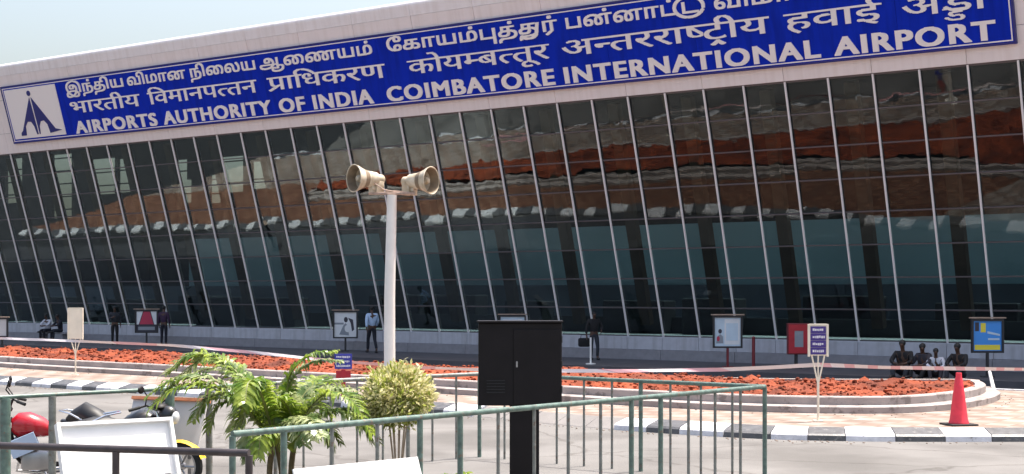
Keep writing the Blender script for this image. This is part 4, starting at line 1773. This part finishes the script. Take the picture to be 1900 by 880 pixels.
b.box((0, 0.10, zt + 0.012), (cw + 0.03, 0.32, 0.022), bev=0.004)
b.build('lid', M_black, cab)
b = MB()
b.box((s_ * 8, 0.12, zb / 2), (s_ * 55, 0.20, zb), bev=0.01)
b.build('pedestal', M_black, cab)
b = MB()
b.box((s_ * 8, 0.12, 0.02), (0.7, 0.45, 0.04), bev=0.008)
b.build('base_plate', M_black, cab)


# ------------------------------------------------------------------ railings
FH = 1.25


def railing(pts, n_bars, label, m_rail, m_bar, r_rail=0.030, r_bar=0.017, group='green railings', ends=(True, True), thick=(), posts=None, low=True, r_post=(0.030,)):
    root = empty('railing', (pts[0].x, pts[0].y, 0))
    tag(root, label, 'railing', group)
    o = Vector((pts[0].x, pts[0].y, 0))
    loc = [Vector((p.x, p.y, 0)) - o for p in pts]
    b = MB()
    b.tube([p + Vector((0, 0, FH)) for p in loc], r_rail, 10)
    b.build('top_rail', m_rail, root, smooth=True)
    if low:
        b = MB()
        b.tube([p + Vector((0, 0, 0.12)) for p in loc], r_bar, 8)
        b.build('bottom_rail', m_bar, root, smooth=True)
    seg = loc[-1] - loc[0]
    fr_ = posts if posts is not None else [i / n_bars for i in range(n_bars + 1)]
    base = {}
    for i, f in enumerate(fr_):
        if (i == 0 and not ends[0]) or (i == len(fr_) - 1 and not ends[1]):
            continue
        big = i in thick or i in (0, len(fr_) - 1)
        if big not in base:
            b = MB()
            b.tube([(0, 0, 0), (0, 0, FH - r_rail * 0.6)], r_post[0] if big else r_bar, 12)
            ob = b.build('post' if big else 'baluster', m_rail if big else m_bar, root, smooth=True)
            base[big] = ob
        else:
            ob = copy_part(base[big], root)
        ob.location = seg * f
    return root


RA, RB, RC, RD = Vector((-2.44, 12.7, 0)), Vector((3.3, 19.0, 0)), Vector((-0.49, 21.9, 0)), Vector((-3.2, 19.7, 0))
railing([RA, RB], 15, 'long green railing sloping up past the black cabinet, with a lit top rail', M_gren, M_grey, 0.030, 0.019, thick=(1, 4, 5, 10, 11), low=False)
railing([RB, RC], 10, 'far green railing behind the black cabinet, running back from the corner post', M_gren, M_grey, ends=(False, True), thick=(4,), low=False)
railing([RC, RD], 8, 'short far railing behind the round shrub and palms', M_grey, M_grey, ends=(False, True), thick=(3,), low=False)
EA, EB = gp(-260, 751, FH), RD


def frac_px(a, b_, px):
    """where along a-b (ground) the photo column px falls"""
    xr = (px - CX) / FPX
    return (xr * a.y - a.x) / ((b_.x - a.x) - xr * (b_.y - a.y))


railing([EA, EB], 6, 'railing with few posts between the parked motorbikes and the white board', M_gren, M_grey, 0.026, 0.045, posts=[0.0] + [frac_px(EA, EB, x) for x in (10, 97, 315, 388)] + [1.0], ends=(True, False), thick=(1, 3), low=False, r_post=(0.062,))
FA, FB = gp(-200, 821, FH), gp(462, 841, FH)
railing([FA, FB], 4, 'low dark brown railing nearest the viewer, before the white board', M_brown, M_brown, 0.030, 0.026, posts=[0.0] + [frac_px(FA, FB, x) for x in (-20, 215)] + [1.0], low=False, thick=(1, 2))


# ------------------------------------------------------------------ boards standing among the railings
def board(name, x0, x1, yt0, yt1, D0, D1, zb, label, m, tilt=0.0, frame=True, legs=True, trim=None):
    D1 = D0 * (yt0 - HOR) / (yt1 - HOR)
    p0, p1 = at(x0, yt0, D0), at(x1, yt1, D1)
    w = math.hypot(p1.x - p0.x, p1.y - p0.y)
    ang = math.atan2(p1.y - p0.y, p1.x - p0.x)
    zt = p0.z
    h = (zt - zb) / math.cos(tilt)
    Rm = Matrix.Rotation(-tilt, 3, 'X')
    back = Vector((-math.sin(ang), math.cos(ang), 0)) * h * math.sin(tilt)
    root = empty(name, ((p0.x + p1.x) / 2 - back.x, (p0.y + p1.y) / 2 - back.y, 0), ang)
    tag(root, label, 'board')
    c = Vector((0, 0, zb))

    def L_(x, y, z):
        return c + Rm @ Vector((x, y, z))
    b = MB()
    b.box(L_(0, 0.02, h / 2), (w, 0.02, h), Rm)
    pn = b.build('panel', m, root)
    if frame:
        t = 0.035
        b = MB()
        for sx in (-1, 1):
            b.box(L_(sx * (w / 2 + t / 2), 0, h / 2), (t, 0.09, h + 2 * t), Rm)
        for zz in (-t / 2, h + t / 2):
            b.box(L_(0, 0, zz), (w - 0.002, 0.088, t), Rm)
        b.build('frame', M_white, root)
    if trim:
        b = MB()
        b.box(L_(0, 0.02, h + 0.02), (w + 0.02, 0.10, 0.04), Rm)
        b.build('trim', trim, root)
    if legs:
        for sx in (-1, 1):
            b = MB()
            b.box((sx * w * 0.42, 0.075, zb / 2 + 0.1), (0.05, 0.05, zb + 0.2))
            b.build('leg', M_steel, root)
    return root


board('white_board', 110, 312, 793, 782, 14.6, 15.9, 0.42, 'white framed board leaning back between railing and motorbikes', M_white, tilt=R(22))
board('white_board', 545, 776, 870, 847, 13.05, 14.7, 0.25, 'white board fixed low in front of the long green railing', M_white, tilt=R(21), frame=False)
board('pale_board', 247, 384, 741, 746, 19.2, 19.0, 0.25, 'pale grey board with an orange top edge behind the yellow motorbike', M_pgboard, tilt=R(20), frame=False, trim=M_orange)


# ------------------------------------------------------------------ motorbikes
def bez(pts, n):
    """smooth line through control points"""
    ext = [pts[0] * 2 - pts[1]] + pts + [pts[-1] * 2 - pts[-2]]
    out = []
    m = len(pts) - 1
    for k in range(n + 1):
        f = k / n * m
        i = min(int(f), m - 1)
        t = f - i
        a, b_, c, d = ext[i:i + 4]
        out.append(0.5 * ((2 * b_) + (c - a) * t + (2 * a - 5 * b_ + 4 * c - d) * t * t + (3 * b_ - a - 3 * c + d) * t ** 3))
    return out


def motorbike(loc, rz, body, accent, cowl, label, hump=False, up=0.0):
    """local +x is forward"""
    m = empty('motorbike', loc, rz)
    tag(m, label, 'motorbike', 'parked motorbikes')
    wr, wb = 0.30, 1.28
    for nm, x in (('front', wb / 2), ('rear', -wb / 2)):
        b = MB()
        ring = []
        for i in range(28):
            a = 2 * math.pi * i / 28
            cx_, cz_ = math.cos(a), math.sin(a)
            rr_ = []
            for j in range(8):
                t = 2 * math.pi * j / 8
                rad = wr - 0.045 + 0.045 * math.cos(t)
                rr_.append((x + cx_ * rad, 0.048 * math.sin(t), wr + cz_ * rad))
            ring.append(rr_)
        b.ring_surface(ring + [ring[0]], cap=False)
        ty = b.build('wheel', M_black2, m, smooth=True)
        b = MB()
        b.lathe([(wr - 0.10, -0.03), (wr - 0.07, -0.034), (wr - 0.065, 0.034), (wr - 0.10, 0.03), (wr - 0.10, -0.03)], (x, 0, wr), (0, 1, 0), 28)
        b.lathe([(0.0, -0.07), (0.05, -0.07), (0.05, 0.07), (0.0, 0.07)], (x, 0, wr), (0, 1, 0), 14)
        for i in range(6):
            a = i * math.pi / 3
            b.tube([(x + 0.03 * math.cos(a), 0, wr + 0.03 * math.sin(a)), (x + (wr - 0.08) * math.cos(a), 0, wr + (wr - 0.08) * math.sin(a))], 0.013, 6)
        b.build('rim', M_steel, ty, smooth=True)
    # forks, handlebar, headlight
    top = Vector((wb / 2 - 0.30, 0, 0.98))
    for sy in (-1, 1):
        b = MB()
        b.tube([(wb / 2, 0.075 * sy, wr), (wb / 2 - 0.16, 0.075 * sy, wr + 0.36), (top.x, 0.07 * sy, top.z)], [0.028, 0.024, 0.019], 10)
        b.build('fork', M_chrome if sy < 0 else M_steel, m, smooth=True)
    b = MB()
    b.tube([(top.x - 0.17, -0.36, 1.03 + up), (top.x - 0.06, -0.20, 1.07 + up), (top.x, -0.06, 1.0), (top.x, 0.06, 1.0), (top.x - 0.06, 0.20, 1.07 + up), (top.x - 0.17, 0.36, 1.03 + up)], 0.013, 8)
    hb = b.build('handlebar', M_black, m, smooth=True)
    for sy in (-1, 1):
        b = MB()
        b.tube([(top.x - 0.20, 0.39 * sy, 1.02 + up), (top.x - 0.11, 0.28 * sy, 1.052 + up)], 0.020, 10)
        b.build('grip', M_black2, hb, smooth=True)
        b = MB()
        b.tube([(top.x - 0.07, 0.22 * sy, 1.07 + up), (top.x + 0.02, 0.34 * sy, 1.20 + up), (top.x + 0.0, 0.38 * sy, 1.26 + up)], 0.008, 6)
        b.ball((top.x - 0.02, 0.42 * sy, 1.28 + up), (0.022, 0.075, 0.048), 12)
        b.build('mirror', M_black, m, smooth=True)
    b = MB()
    b.ball((top.x + 0.13, 0, 0.93), (0.13, 0.11, 0.13), 14)
    hl = b.build('headlight_cowl', cowl, m, smooth=True)
    b = MB()
    b.ball((top.x + 0.225, 0, 0.91), (0.05, 0.085, 0.085), 12)
    b.build('lens', M_lens, hl, smooth=True)
    b = MB()
    b.ball((top.x + 0.03, 0, 1.04), (0.09, 0.12, 0.05), 10)
    b.build('instrument_pod', M_black, m, smooth=True)
    # front mudguard
    b = MB()
    rows = []
    for i in range(11):
        a = R(20 + i * 13)
        rows.append([(wb / 2 + (wr + 0.035) * math.cos(a), y, wr + (wr + 0.035 - abs(y) * 0.35) * math.sin(a)) for y in (-0.075, -0.04, 0, 0.04, 0.075)])
    b.ring_surface(rows, closed=False)
    b.build('mudguard', accent, m, smooth=True)
    # tank, side panels, seat
    b = MB()
    rings = []
    for x, w, z0, z1 in ((top.x - 0.04, 0.07, 0.74, 0.92), (top.x - 0.12, 0.145, 0.68, 0.99), (top.x - 0.26, 0.165, 0.68, 1.0), (top.x - 0.42, 0.13, 0.68, 0.93), (top.x - 0.52, 0.09, 0.70, 0.84)):
        rings.append([(x, w * math.cos(t), (z0 + z1) / 2 + (z1 - z0) / 2 * math.sin(t)) for t in [2 * math.pi * j / 14 for j in range(14)]])
    b.ring_surface(rings)
    b.build('tank', body, m, smooth=True)
    b = MB()
    rings = []
    zs = 0.12 if hump else 0.0
    for x, w, z0, z1 in ((top.x - 0.46, 0.09, 0.74, 0.83), (top.x - 0.62, 0.13, 0.73, 0.84), (top.x - 0.82, 0.145, 0.74, 0.87 + zs), (top.x - 1.02, 0.13, 0.77, 0.92 + zs * 1.4), (top.x - 1.20, 0.09, 0.80, 0.91 + zs * 0.6), (top.x - 1.28, 0.05, 0.84, 0.89)):
        rings.append([(x, w * math.cos(t), (z0 + z1) / 2 + (z1 - z0) / 2 * math.sin(t)) for t in [2 * math.pi * j / 12 for j in range(12)]])
    b.ring_surface(rings)
    b.build('seat', M_vinyl, m, smooth=True)
    b = MB()
    rings = []
    for x, w, z0, z1 in ((top.x - 0.50, 0.10, 0.50, 0.74), (top.x - 0.75, 0.12, 0.54, 0.76), (top.x - 1.0, 0.11, 0.64, 0.80), (top.x - 1.25, 0.07, 0.74, 0.86), (top.x - 1.36, 0.04, 0.80, 0.86)):
        rings.append([(x, w * math.cos(t), (z0 + z1) / 2 + (z1 - z0) / 2 * math.sin(t)) for t in [2 * math.pi * j / 12 for j in range(12)]])
    b.ring_surface(rings)
    b.build('tail_panel', body, m, smooth=True)
    b = MB()
    b.tube([(top.x - 0.85, 0.15, 0.80), (top.x - 1.15, 0.15, 0.94), (top.x - 1.34, 0.10, 0.97), (top.x - 1.34, -0.10, 0.97), (top.x - 1.15, -0.15, 0.94), (top.x - 0.85, -0.15, 0.80)], 0.012, 8)
    b.build('grab_rail', M_chrome, m, smooth=True)
    b = MB()
    b.box((0.02, 0, 0.40), (0.34, 0.26, 0.24), bev=0.04)
    for i in range(5):
        b.box((0.14, 0, 0.55 + i * 0.028), (0.22 - i * 0.012, 0.24 - i * 0.012, 0.012))
    b.lathe([(0, 0), (0.11, 0), (0.12, 0.02), (0.11, 0.05), (0, 0.06)], (-0.04, -0.13, 0.38), (0, -1, 0), 18)
    b.build('engine', M_steel, m, smooth=True)
    b = MB()
    b.tube([(0.20, -0.10, 0.45), (0.24, -0.13, 0.26), (0.0, -0.16, 0.22), (-0.35, -0.18, 0.26), (-0.85, -0.19, 0.36)], [0.02, 0.022, 0.026, 0.045, 0.05], 12)
    b.build('exhaust', M_chrome, m, smooth=True)
    b = MB()
    for sy in (-1, 1):
        b.tube([(-wb / 2, 0.11 * sy, wr), (-wb / 2 + 0.16, 0.13 * sy, 0.68)], [0.03, 0.032], 10)
        b.tube([(-wb / 2, 0.08 * sy, wr), (0, 0.10 * sy, 0.36)], 0.022, 8)
    b.tube([(top.x - 0.02, 0, 0.92), (0.05, 0, 0.70), (-0.05, 0, 0.32)], 0.03, 8)
    b.tube([(top.x - 0.02, 0, 0.80), (0.25, 0, 0.45), (0.1, 0, 0.28)], 0.025, 8)
    b.build('chassis', M_black, m, smooth=True)
    b = MB()
    rows = []
    for i in range(9):
        a = R(75 + i * 12)
        rows.append([(-wb / 2 + (wr + 0.06) * math.cos(a), y, wr + (wr + 0.06) * math.sin(a)) for y in (-0.08, 0, 0.08)])
    b.ring_surface(rows, closed=False)
    b.build('rear_mudguard', M_black, m, smooth=True)
    for sy in (-1, 1):
        b = MB()
        b.box((top.x - 0.18, 0.17 * sy, 0.60), (0.34, 0.014, 0.22), Matrix.Rotation(R(22), 3, 'Y'), bev=0.005)
        b.build('leg_panel', M_plate if body is M_bred else accent, m)
    b = MB()
    for i in range(5):
        y_ = -0.06 + 0.03 * i
        b.tube(bez([Vector((top.x - 0.05, y_ * 3.5, 1.05 + up)), Vector((top.x + 0.08, y_ * 1.5, 0.98)), Vector((top.x + 0.04, y_, 0.84)), Vector((top.x - 0.14, y_ * 0.8, 0.66))], 8), 0.007, 5)
    b.build('cable', M_black2, m, smooth=True)
    b = MB()
    b.box((-wb / 2 - 0.30, 0, 0.60), (0.012, 0.20, 0.14), Matrix.Rotation(R(-20), 3, 'Y'))
    b.build('number_plate', M_white, m)
    b = MB()
    b.tube([(-0.1, 0.12, 0.26), (-0.16, 0.26, 0.01)], 0.012, 6)
    b.build('side_stand', M_steel, m, smooth=True)
    return m


p = at(52, 0, 18.0)
mb1 = motorbike((p.x + 0.08, p.y + 0.1, -0.0), R(198), M_bred, M_bblk, M_bblk, 'red motorbike with black seat parked behind the railing posts', up=0.10)
p = at(258, 0, 18.4)
mb2 = motorbike((p.x - 0.06, p.y, 0), R(-14), M_bblk, M_yel, M_bblk, 'black motorbike with yellow front parked behind the white framed board', hump=True)


# ------------------------------------------------------------------ palms and shrub
M_frond = leaf_mat('palm_leaf', (0.10, 0.19, 0.016), (0.33, 0.41, 0.06), 0.45, 5.0, 0.35)
M_frond2 = leaf_mat('palm_leaf_silvery', (0.09, 0.16, 0.04), (0.46, 0.50, 0.25), 0.40, 6.0, 0.30)
M_rach = mat('palm_rachis', (0.16, 0.17, 0.05), 0.5, 0.2, 8)
rp_ = random.Random(21)


def frond(root, pts, leaflen, n=22, m=None, droop=0.55, start=0.13, wid=0.037):
    org_ = root.location
    line = bez([p - org_ for p in pts], int(n * 2.1))
    b = MB()
    b.tube(line, [0.012 * (1 - 0.8 * i / len(line)) + 0.002 for i in range(len(line))], 5)
    b.mi = 1
    N_ = len(line)
    for i in range(int(start * N_), N_):
        t = (line[min(i + 1, N_ - 1)] - line[i - 1]).normalized()
        side = t.cross(Vector((0, 0, 1)))
        side = side.normalized() if side.length > 0.05 else Vector((1, 0, 0))
        upv = side.cross(t).normalized()
        f = (i / N_ - start) / (1 - start)
        ll_ = leaflen * (0.55 + 0.9 * math.sin(math.pi * min(1, f * 0.92 + 0.08)) * 0.6) * (1 - 0.35 * f)
        for sy in (-1, 1):
            ln_ = ll_ * rp_.uniform(0.8, 1.15)
            d = (side * sy * 0.85 + t * rp_.uniform(0.35, 0.75) + upv * rp_.uniform(0.0, 0.45)).normalized()
            wv = d.cross(upv).normalized()
            w = wid * rp_.uniform(0.8, 1.2)
            p0 = line[i]
            p1 = p0 + d * ln_ * 0.35
            p2 = p0 + d * ln_ * 0.72 - Vector((0, 0, 1)) * ln_ * droop * 0.25 * rp_.uniform(0.6, 1.4)
            p3 = p0 + d * ln_ * 0.95 - Vector((0, 0, 1)) * ln_ * droop * 0.75 * rp_.uniform(0.6, 1.4)
            q = [b.bm.verts.new(x) for x in (p0 - wv * w * 0.25, p0 + wv * w * 0.25, p1 + wv * w * 0.5, p2 + wv * w * 0.42, p3, p2 - wv * w * 0.42, p1 - wv * w * 0.5)]
            for idx in ((0, 1, 2, 6), (6, 2, 3, 5), (5, 3, 4)):
                fc = b.bm.faces.new([q[k_] for k_ in idx])
                fc.material_index = 1
    return b.build('frond', [M_rach, m or M_frond], root, normals=False)


def palm(base, label, fronds, stems):
    root = empty('areca_palm', base)
    tag(root, label, 'palm', 'young palms inside the railing')
    for pts, r in stems:
        b = MB()
        b.tube(bez([p - base for p in pts], 8), r, 8)
        b.build('stem', M_bark, root, smooth=True)
    extra = []
    for q_, (pts, ln_, m, n) in enumerate(fronds):
        for _ in range(1 if ln_ < 0.26 else 2):
            jt = Vector((rp_.uniform(-0.16, 0.16), rp_.uniform(-0.45, 0.45), rp_.uniform(-0.16, 0.05)))
            K_ = len(pts) - 1
            extra.append(([pp + jt * (i_ / K_) for i_, pp in enumerate(pts)], ln_ * rp_.uniform(0.8, 1.0), M_frond2 if rp_.random() < 0.4 else M_frond, n))
    for pts, ln_, m, n in fronds + extra[:-1]:
        frond(root, pts, ln_, n, m)
    return root


def A(x, y, dz=0.0, D=17.0):
    return at(x, y, D + dz)


b1 = Vector((at(505, 0, 17.0).x, 17.0, 0))
cr1 = A(508, 800)
fr1 = [
    ([A(506, 812), A(470, 730, .05), A(415, 672, .1), A(360, 658, .1), A(318, 690, .1)], 0.36, M_frond, 22),
    ([A(504, 815), A(455, 745, -.3), A(395, 705, -.4), A(345, 700, -.45), A(305, 728, -.5)], 0.34, M_frond2, 20),
    ([A(505, 818), A(460, 765, -.2), A(420, 735, -.3), A(385, 740, -.35), A(362, 775, -.35)], 0.30, M_frond2, 16),
    ([A(508, 810), A(475, 740, .4), A(440, 690, .6), A(400, 665, .8), A(372, 668, .9)], 0.32, M_frond, 18),
    ([A(508, 812), A(488, 748, -.4), A(470, 712, -.7), A(455, 715, -.9), A(448, 750, -1.0)], 0.30, M_frond, 16),
    ([A(506, 815), A(490, 770, .3), A(470, 750, .6), A(452, 760, .8), A(440, 790, .9)], 0.28, M_frond, 14),
    ([A(510, 812), A(515, 765, .2), A(500, 740, .5), A(478, 742, .7)], 0.26, M_frond, 13),
    ([A(505, 822), A(480, 800, -.3), A(462, 805, -.5), A(455, 835, -.6)], 0.26, M_frond2, 12),
    ([A(508, 826), A(500, 800, -.5), A(485, 805, -.9), A(480, 845, -1.0)], 0.24, M_frond, 12),
]
palm(b1, 'young areca palm arching over the railing beside the yellow motorbike', fr1,
     [([b1, A(500, 880), A(507, 808)], 0.035), ([b1 + Vector((0.08, 0.05, 0)), A(522, 880, .05), A(512, 815, .05)], 0.03)])
b2 = Vector((at(548, 0, 17.3).x, 17.3, 0))
fr2 = [
    ([A(545, 810, .3), A(532, 730, .3), A(545, 685, .3), A(580, 658, .3), A(622, 652, .3)], 0.25, M_frond, 30),
    ([A(548, 812, .3), A(575, 755, .2), A(615, 722, .1), A(655, 735, 0), A(690, 790, 0)], 0.34, M_frond2, 20),
    ([A(548, 815, .3), A(590, 775, -.1), A(635, 765, -.2), A(670, 785, -.3), A(694, 825, -.3)], 0.30, M_frond2, 18),
    ([A(546, 812, .3), A(560, 750, .6), A(590, 712, .9), A(625, 708, 1.1)], 0.30, M_frond, 16),
    ([A(546, 815, .3), A(538, 765, 0), A(520, 740, -.2), A(500, 745, -.3)], 0.28, M_frond, 14),
    ([A(548, 818, .3), A(575, 790, -.3), A(600, 795, -.5), A(618, 830, -.5)], 0.28, M_frond2, 14),
    ([A(546, 818, .3), A(550, 785, -.3), A(565, 780, -.6), A(580, 815, -.8)], 0.26, M_frond2, 12),
    ([A(546, 820, .3), A(530, 795, -.2), A(515, 800, -.4), A(505, 835, -.4)], 0.26, M_frond, 12),
    ([A(548, 812, .3), A(560, 765, .5), A(580, 745, .8), A(610, 760, 1.0)], 0.28, M_frond, 14),
]
palm(b2, 'young palm with one upright bright frond and silvery leaves reaching the round shrub', fr2,
     [([b2, A(540, 880, .3), A(547, 812, .3)], 0.035)])
b3 = Vector((at(838, 0, 14.2).x, 15.6, 0))
root = empty('low_plant', b3)
tag(root, 'low leafy plant just showing behind the long green railing', 'plant')
for a in range(7):
    an = a * 0.9
    frond(root, [b3, b3 + Vector((0.06 * math.cos(an), 0.06 * math.sin(an), 0.25)), b3 + Vector((0.14 * math.cos(an), 0.14 * math.sin(an), 0.46 + 0.015 * a)), b3 + Vector((0.26 * math.cos(an), 0.26 * math.sin(an), 0.42))], 0.12, 9, M_frond)

# round shrub with cream and green leaves
M_leafc = leaf_mat('shrub_leaf_cream', (0.56, 0.52, 0.24), (0.78, 0.73, 0.44), 0.45, 14)
M_leafg = leaf_mat('shrub_leaf_green', (0.24, 0.30, 0.05), (0.38, 0.40, 0.10), 0.5, 14)
SD = 17.2
sbp = Vector((at(738, 0, SD).x, SD, 0))
shr = empty('round_shrub', sbp)
tag(shr, 'round clipped shrub with cream variegated leaves on thin bare stems', 'shrub')
cz = CAMZ - (735 - HOR) * SD / FPX
rx, rz_ = 64 * SD / FPX, 52 * SD / FPX
b = MB()
rs = random.Random(4)
pot_top = 0.42
for i in range(9):
    an = i * 0.7
    e_ = Vector((rx * 0.6 * math.cos(an) * rs.uniform(0.3, 1), rx * 0.6 * math.sin(an) * rs.uniform(0.3, 1), cz + rs.uniform(-0.1, 0.2)))
    b.tube([(0.035 * math.cos(an), 0.035 * math.sin(an), 0.3), (0.11 * math.cos(an), 0.11 * math.sin(an), cz - rz_ * 0.9), e_], [0.010, 0.008, 0.004], 6)
b.build('stem', M_bark2, shr, smooth=True)
b = MB()
clumps = []
for _ in range(170):
    u_ = Vector((rs.gauss(0, 1), rs.gauss(0, 1), rs.gauss(0, 1))).normalized()
    clumps.append(Vector((u_.x * rx, u_.y * rx, u_.z * rz_)) * rs.choice([rs.uniform(0.55, 0.85), rs.uniform(0.72, 0.97)]) * (0.92 + 0.12 * mnoise.noise(u_ * 1.7)))
for c in clumps:
    if c.z < -rz_ * 0.8 and rs.random() < 0.5:
        continue
    cm = rs.random() < 0.30 or c.z < -rz_ * 0.6
    for _ in range(64):
        o_ = Vector((rs.gauss(0, 1), rs.gauss(0, 1), rs.gauss(0, 1))) * 0.055
        p = c + o_
        d = (c.normalized() * 0.9 + Vector((rs.gauss(0, .6), rs.gauss(0, .6), rs.gauss(0, .6) + 0.25))).normalized()
        w_ = d.cross(Vector((rs.gauss(0, 1), rs.gauss(0, 1), rs.gauss(0, 1)))).normalized()
        ln_ = rs.uniform(0.05, 0.10)
        wd = ln_ * 0.17
        q = [b.bm.verts.new(Vector((0, 0, cz)) + x) for x in (p, p + d * ln_ * 0.5 + w_ * wd, p + d * ln_, p + d * ln_ * 0.5 - w_ * wd)]
        f = b.bm.faces.new(q)
        f.material_index = 1 if (cm and rs.random() < 0.7) or rs.random() < 0.12 else 0
b.build('foliage', [M_leafc, M_leafg], shr, normals=False)
b = MB()
b.lathe([(0.0, 0.0), (0.13, 0.0), (0.175, 0.30), (0.19, 0.31), (0.19, 0.34), (0.165, 0.34), (0.16, 0.29), (0.0, 0.29)], n=24)
pot = b.build('plant_pot', mat('terracotta', (0.42, 0.22, 0.15), 0.8, 0.15, 6), smooth=True)
pot.location = sbp
tag(pot, 'terracotta pot holding the round cream shrub', 'pot')

# grit and small stones gathered in the gutter and by the planter
b = MB()
rg = random.Random(9)
gut = offset_line(kl, -0.12)
stp = loop_off(loop, -0.15)
for _ in range(900):
    if rg.random() < 0.75:
        q = gut[rg.randrange(120, len(gut) - 20)] + Vector((0, -abs(rg.gauss(0, 0.16)), 0.004))
    else:
        q = stp[rg.randrange(len(fl))] + Vector((rg.gauss(0, 0.12), -abs(rg.gauss(0, 0.25)), 0.176))
    s = rg.choice([0.006, 0.008, 0.01, 0.014, 0.02])
    M = Matrix.Translation(q) @ Matrix.Rotation(rg.uniform(0, 6), 4, 'Z') @ Matrix.Diagonal((s * rg.uniform(0.8, 1.6), s, s * 0.7, 1))
    nv = [b.bm.verts.new(M @ v) for v in ico_v]
    for f in ico_f:
        b.bm.faces.new([nv[i] for i in f])
tag(b.build('gravel', mat('grit', (0.20, 0.15, 0.12), 0.9, 0.3, 3)), 'scattered grit in the gutter along the painted kerb', kind='stuff')
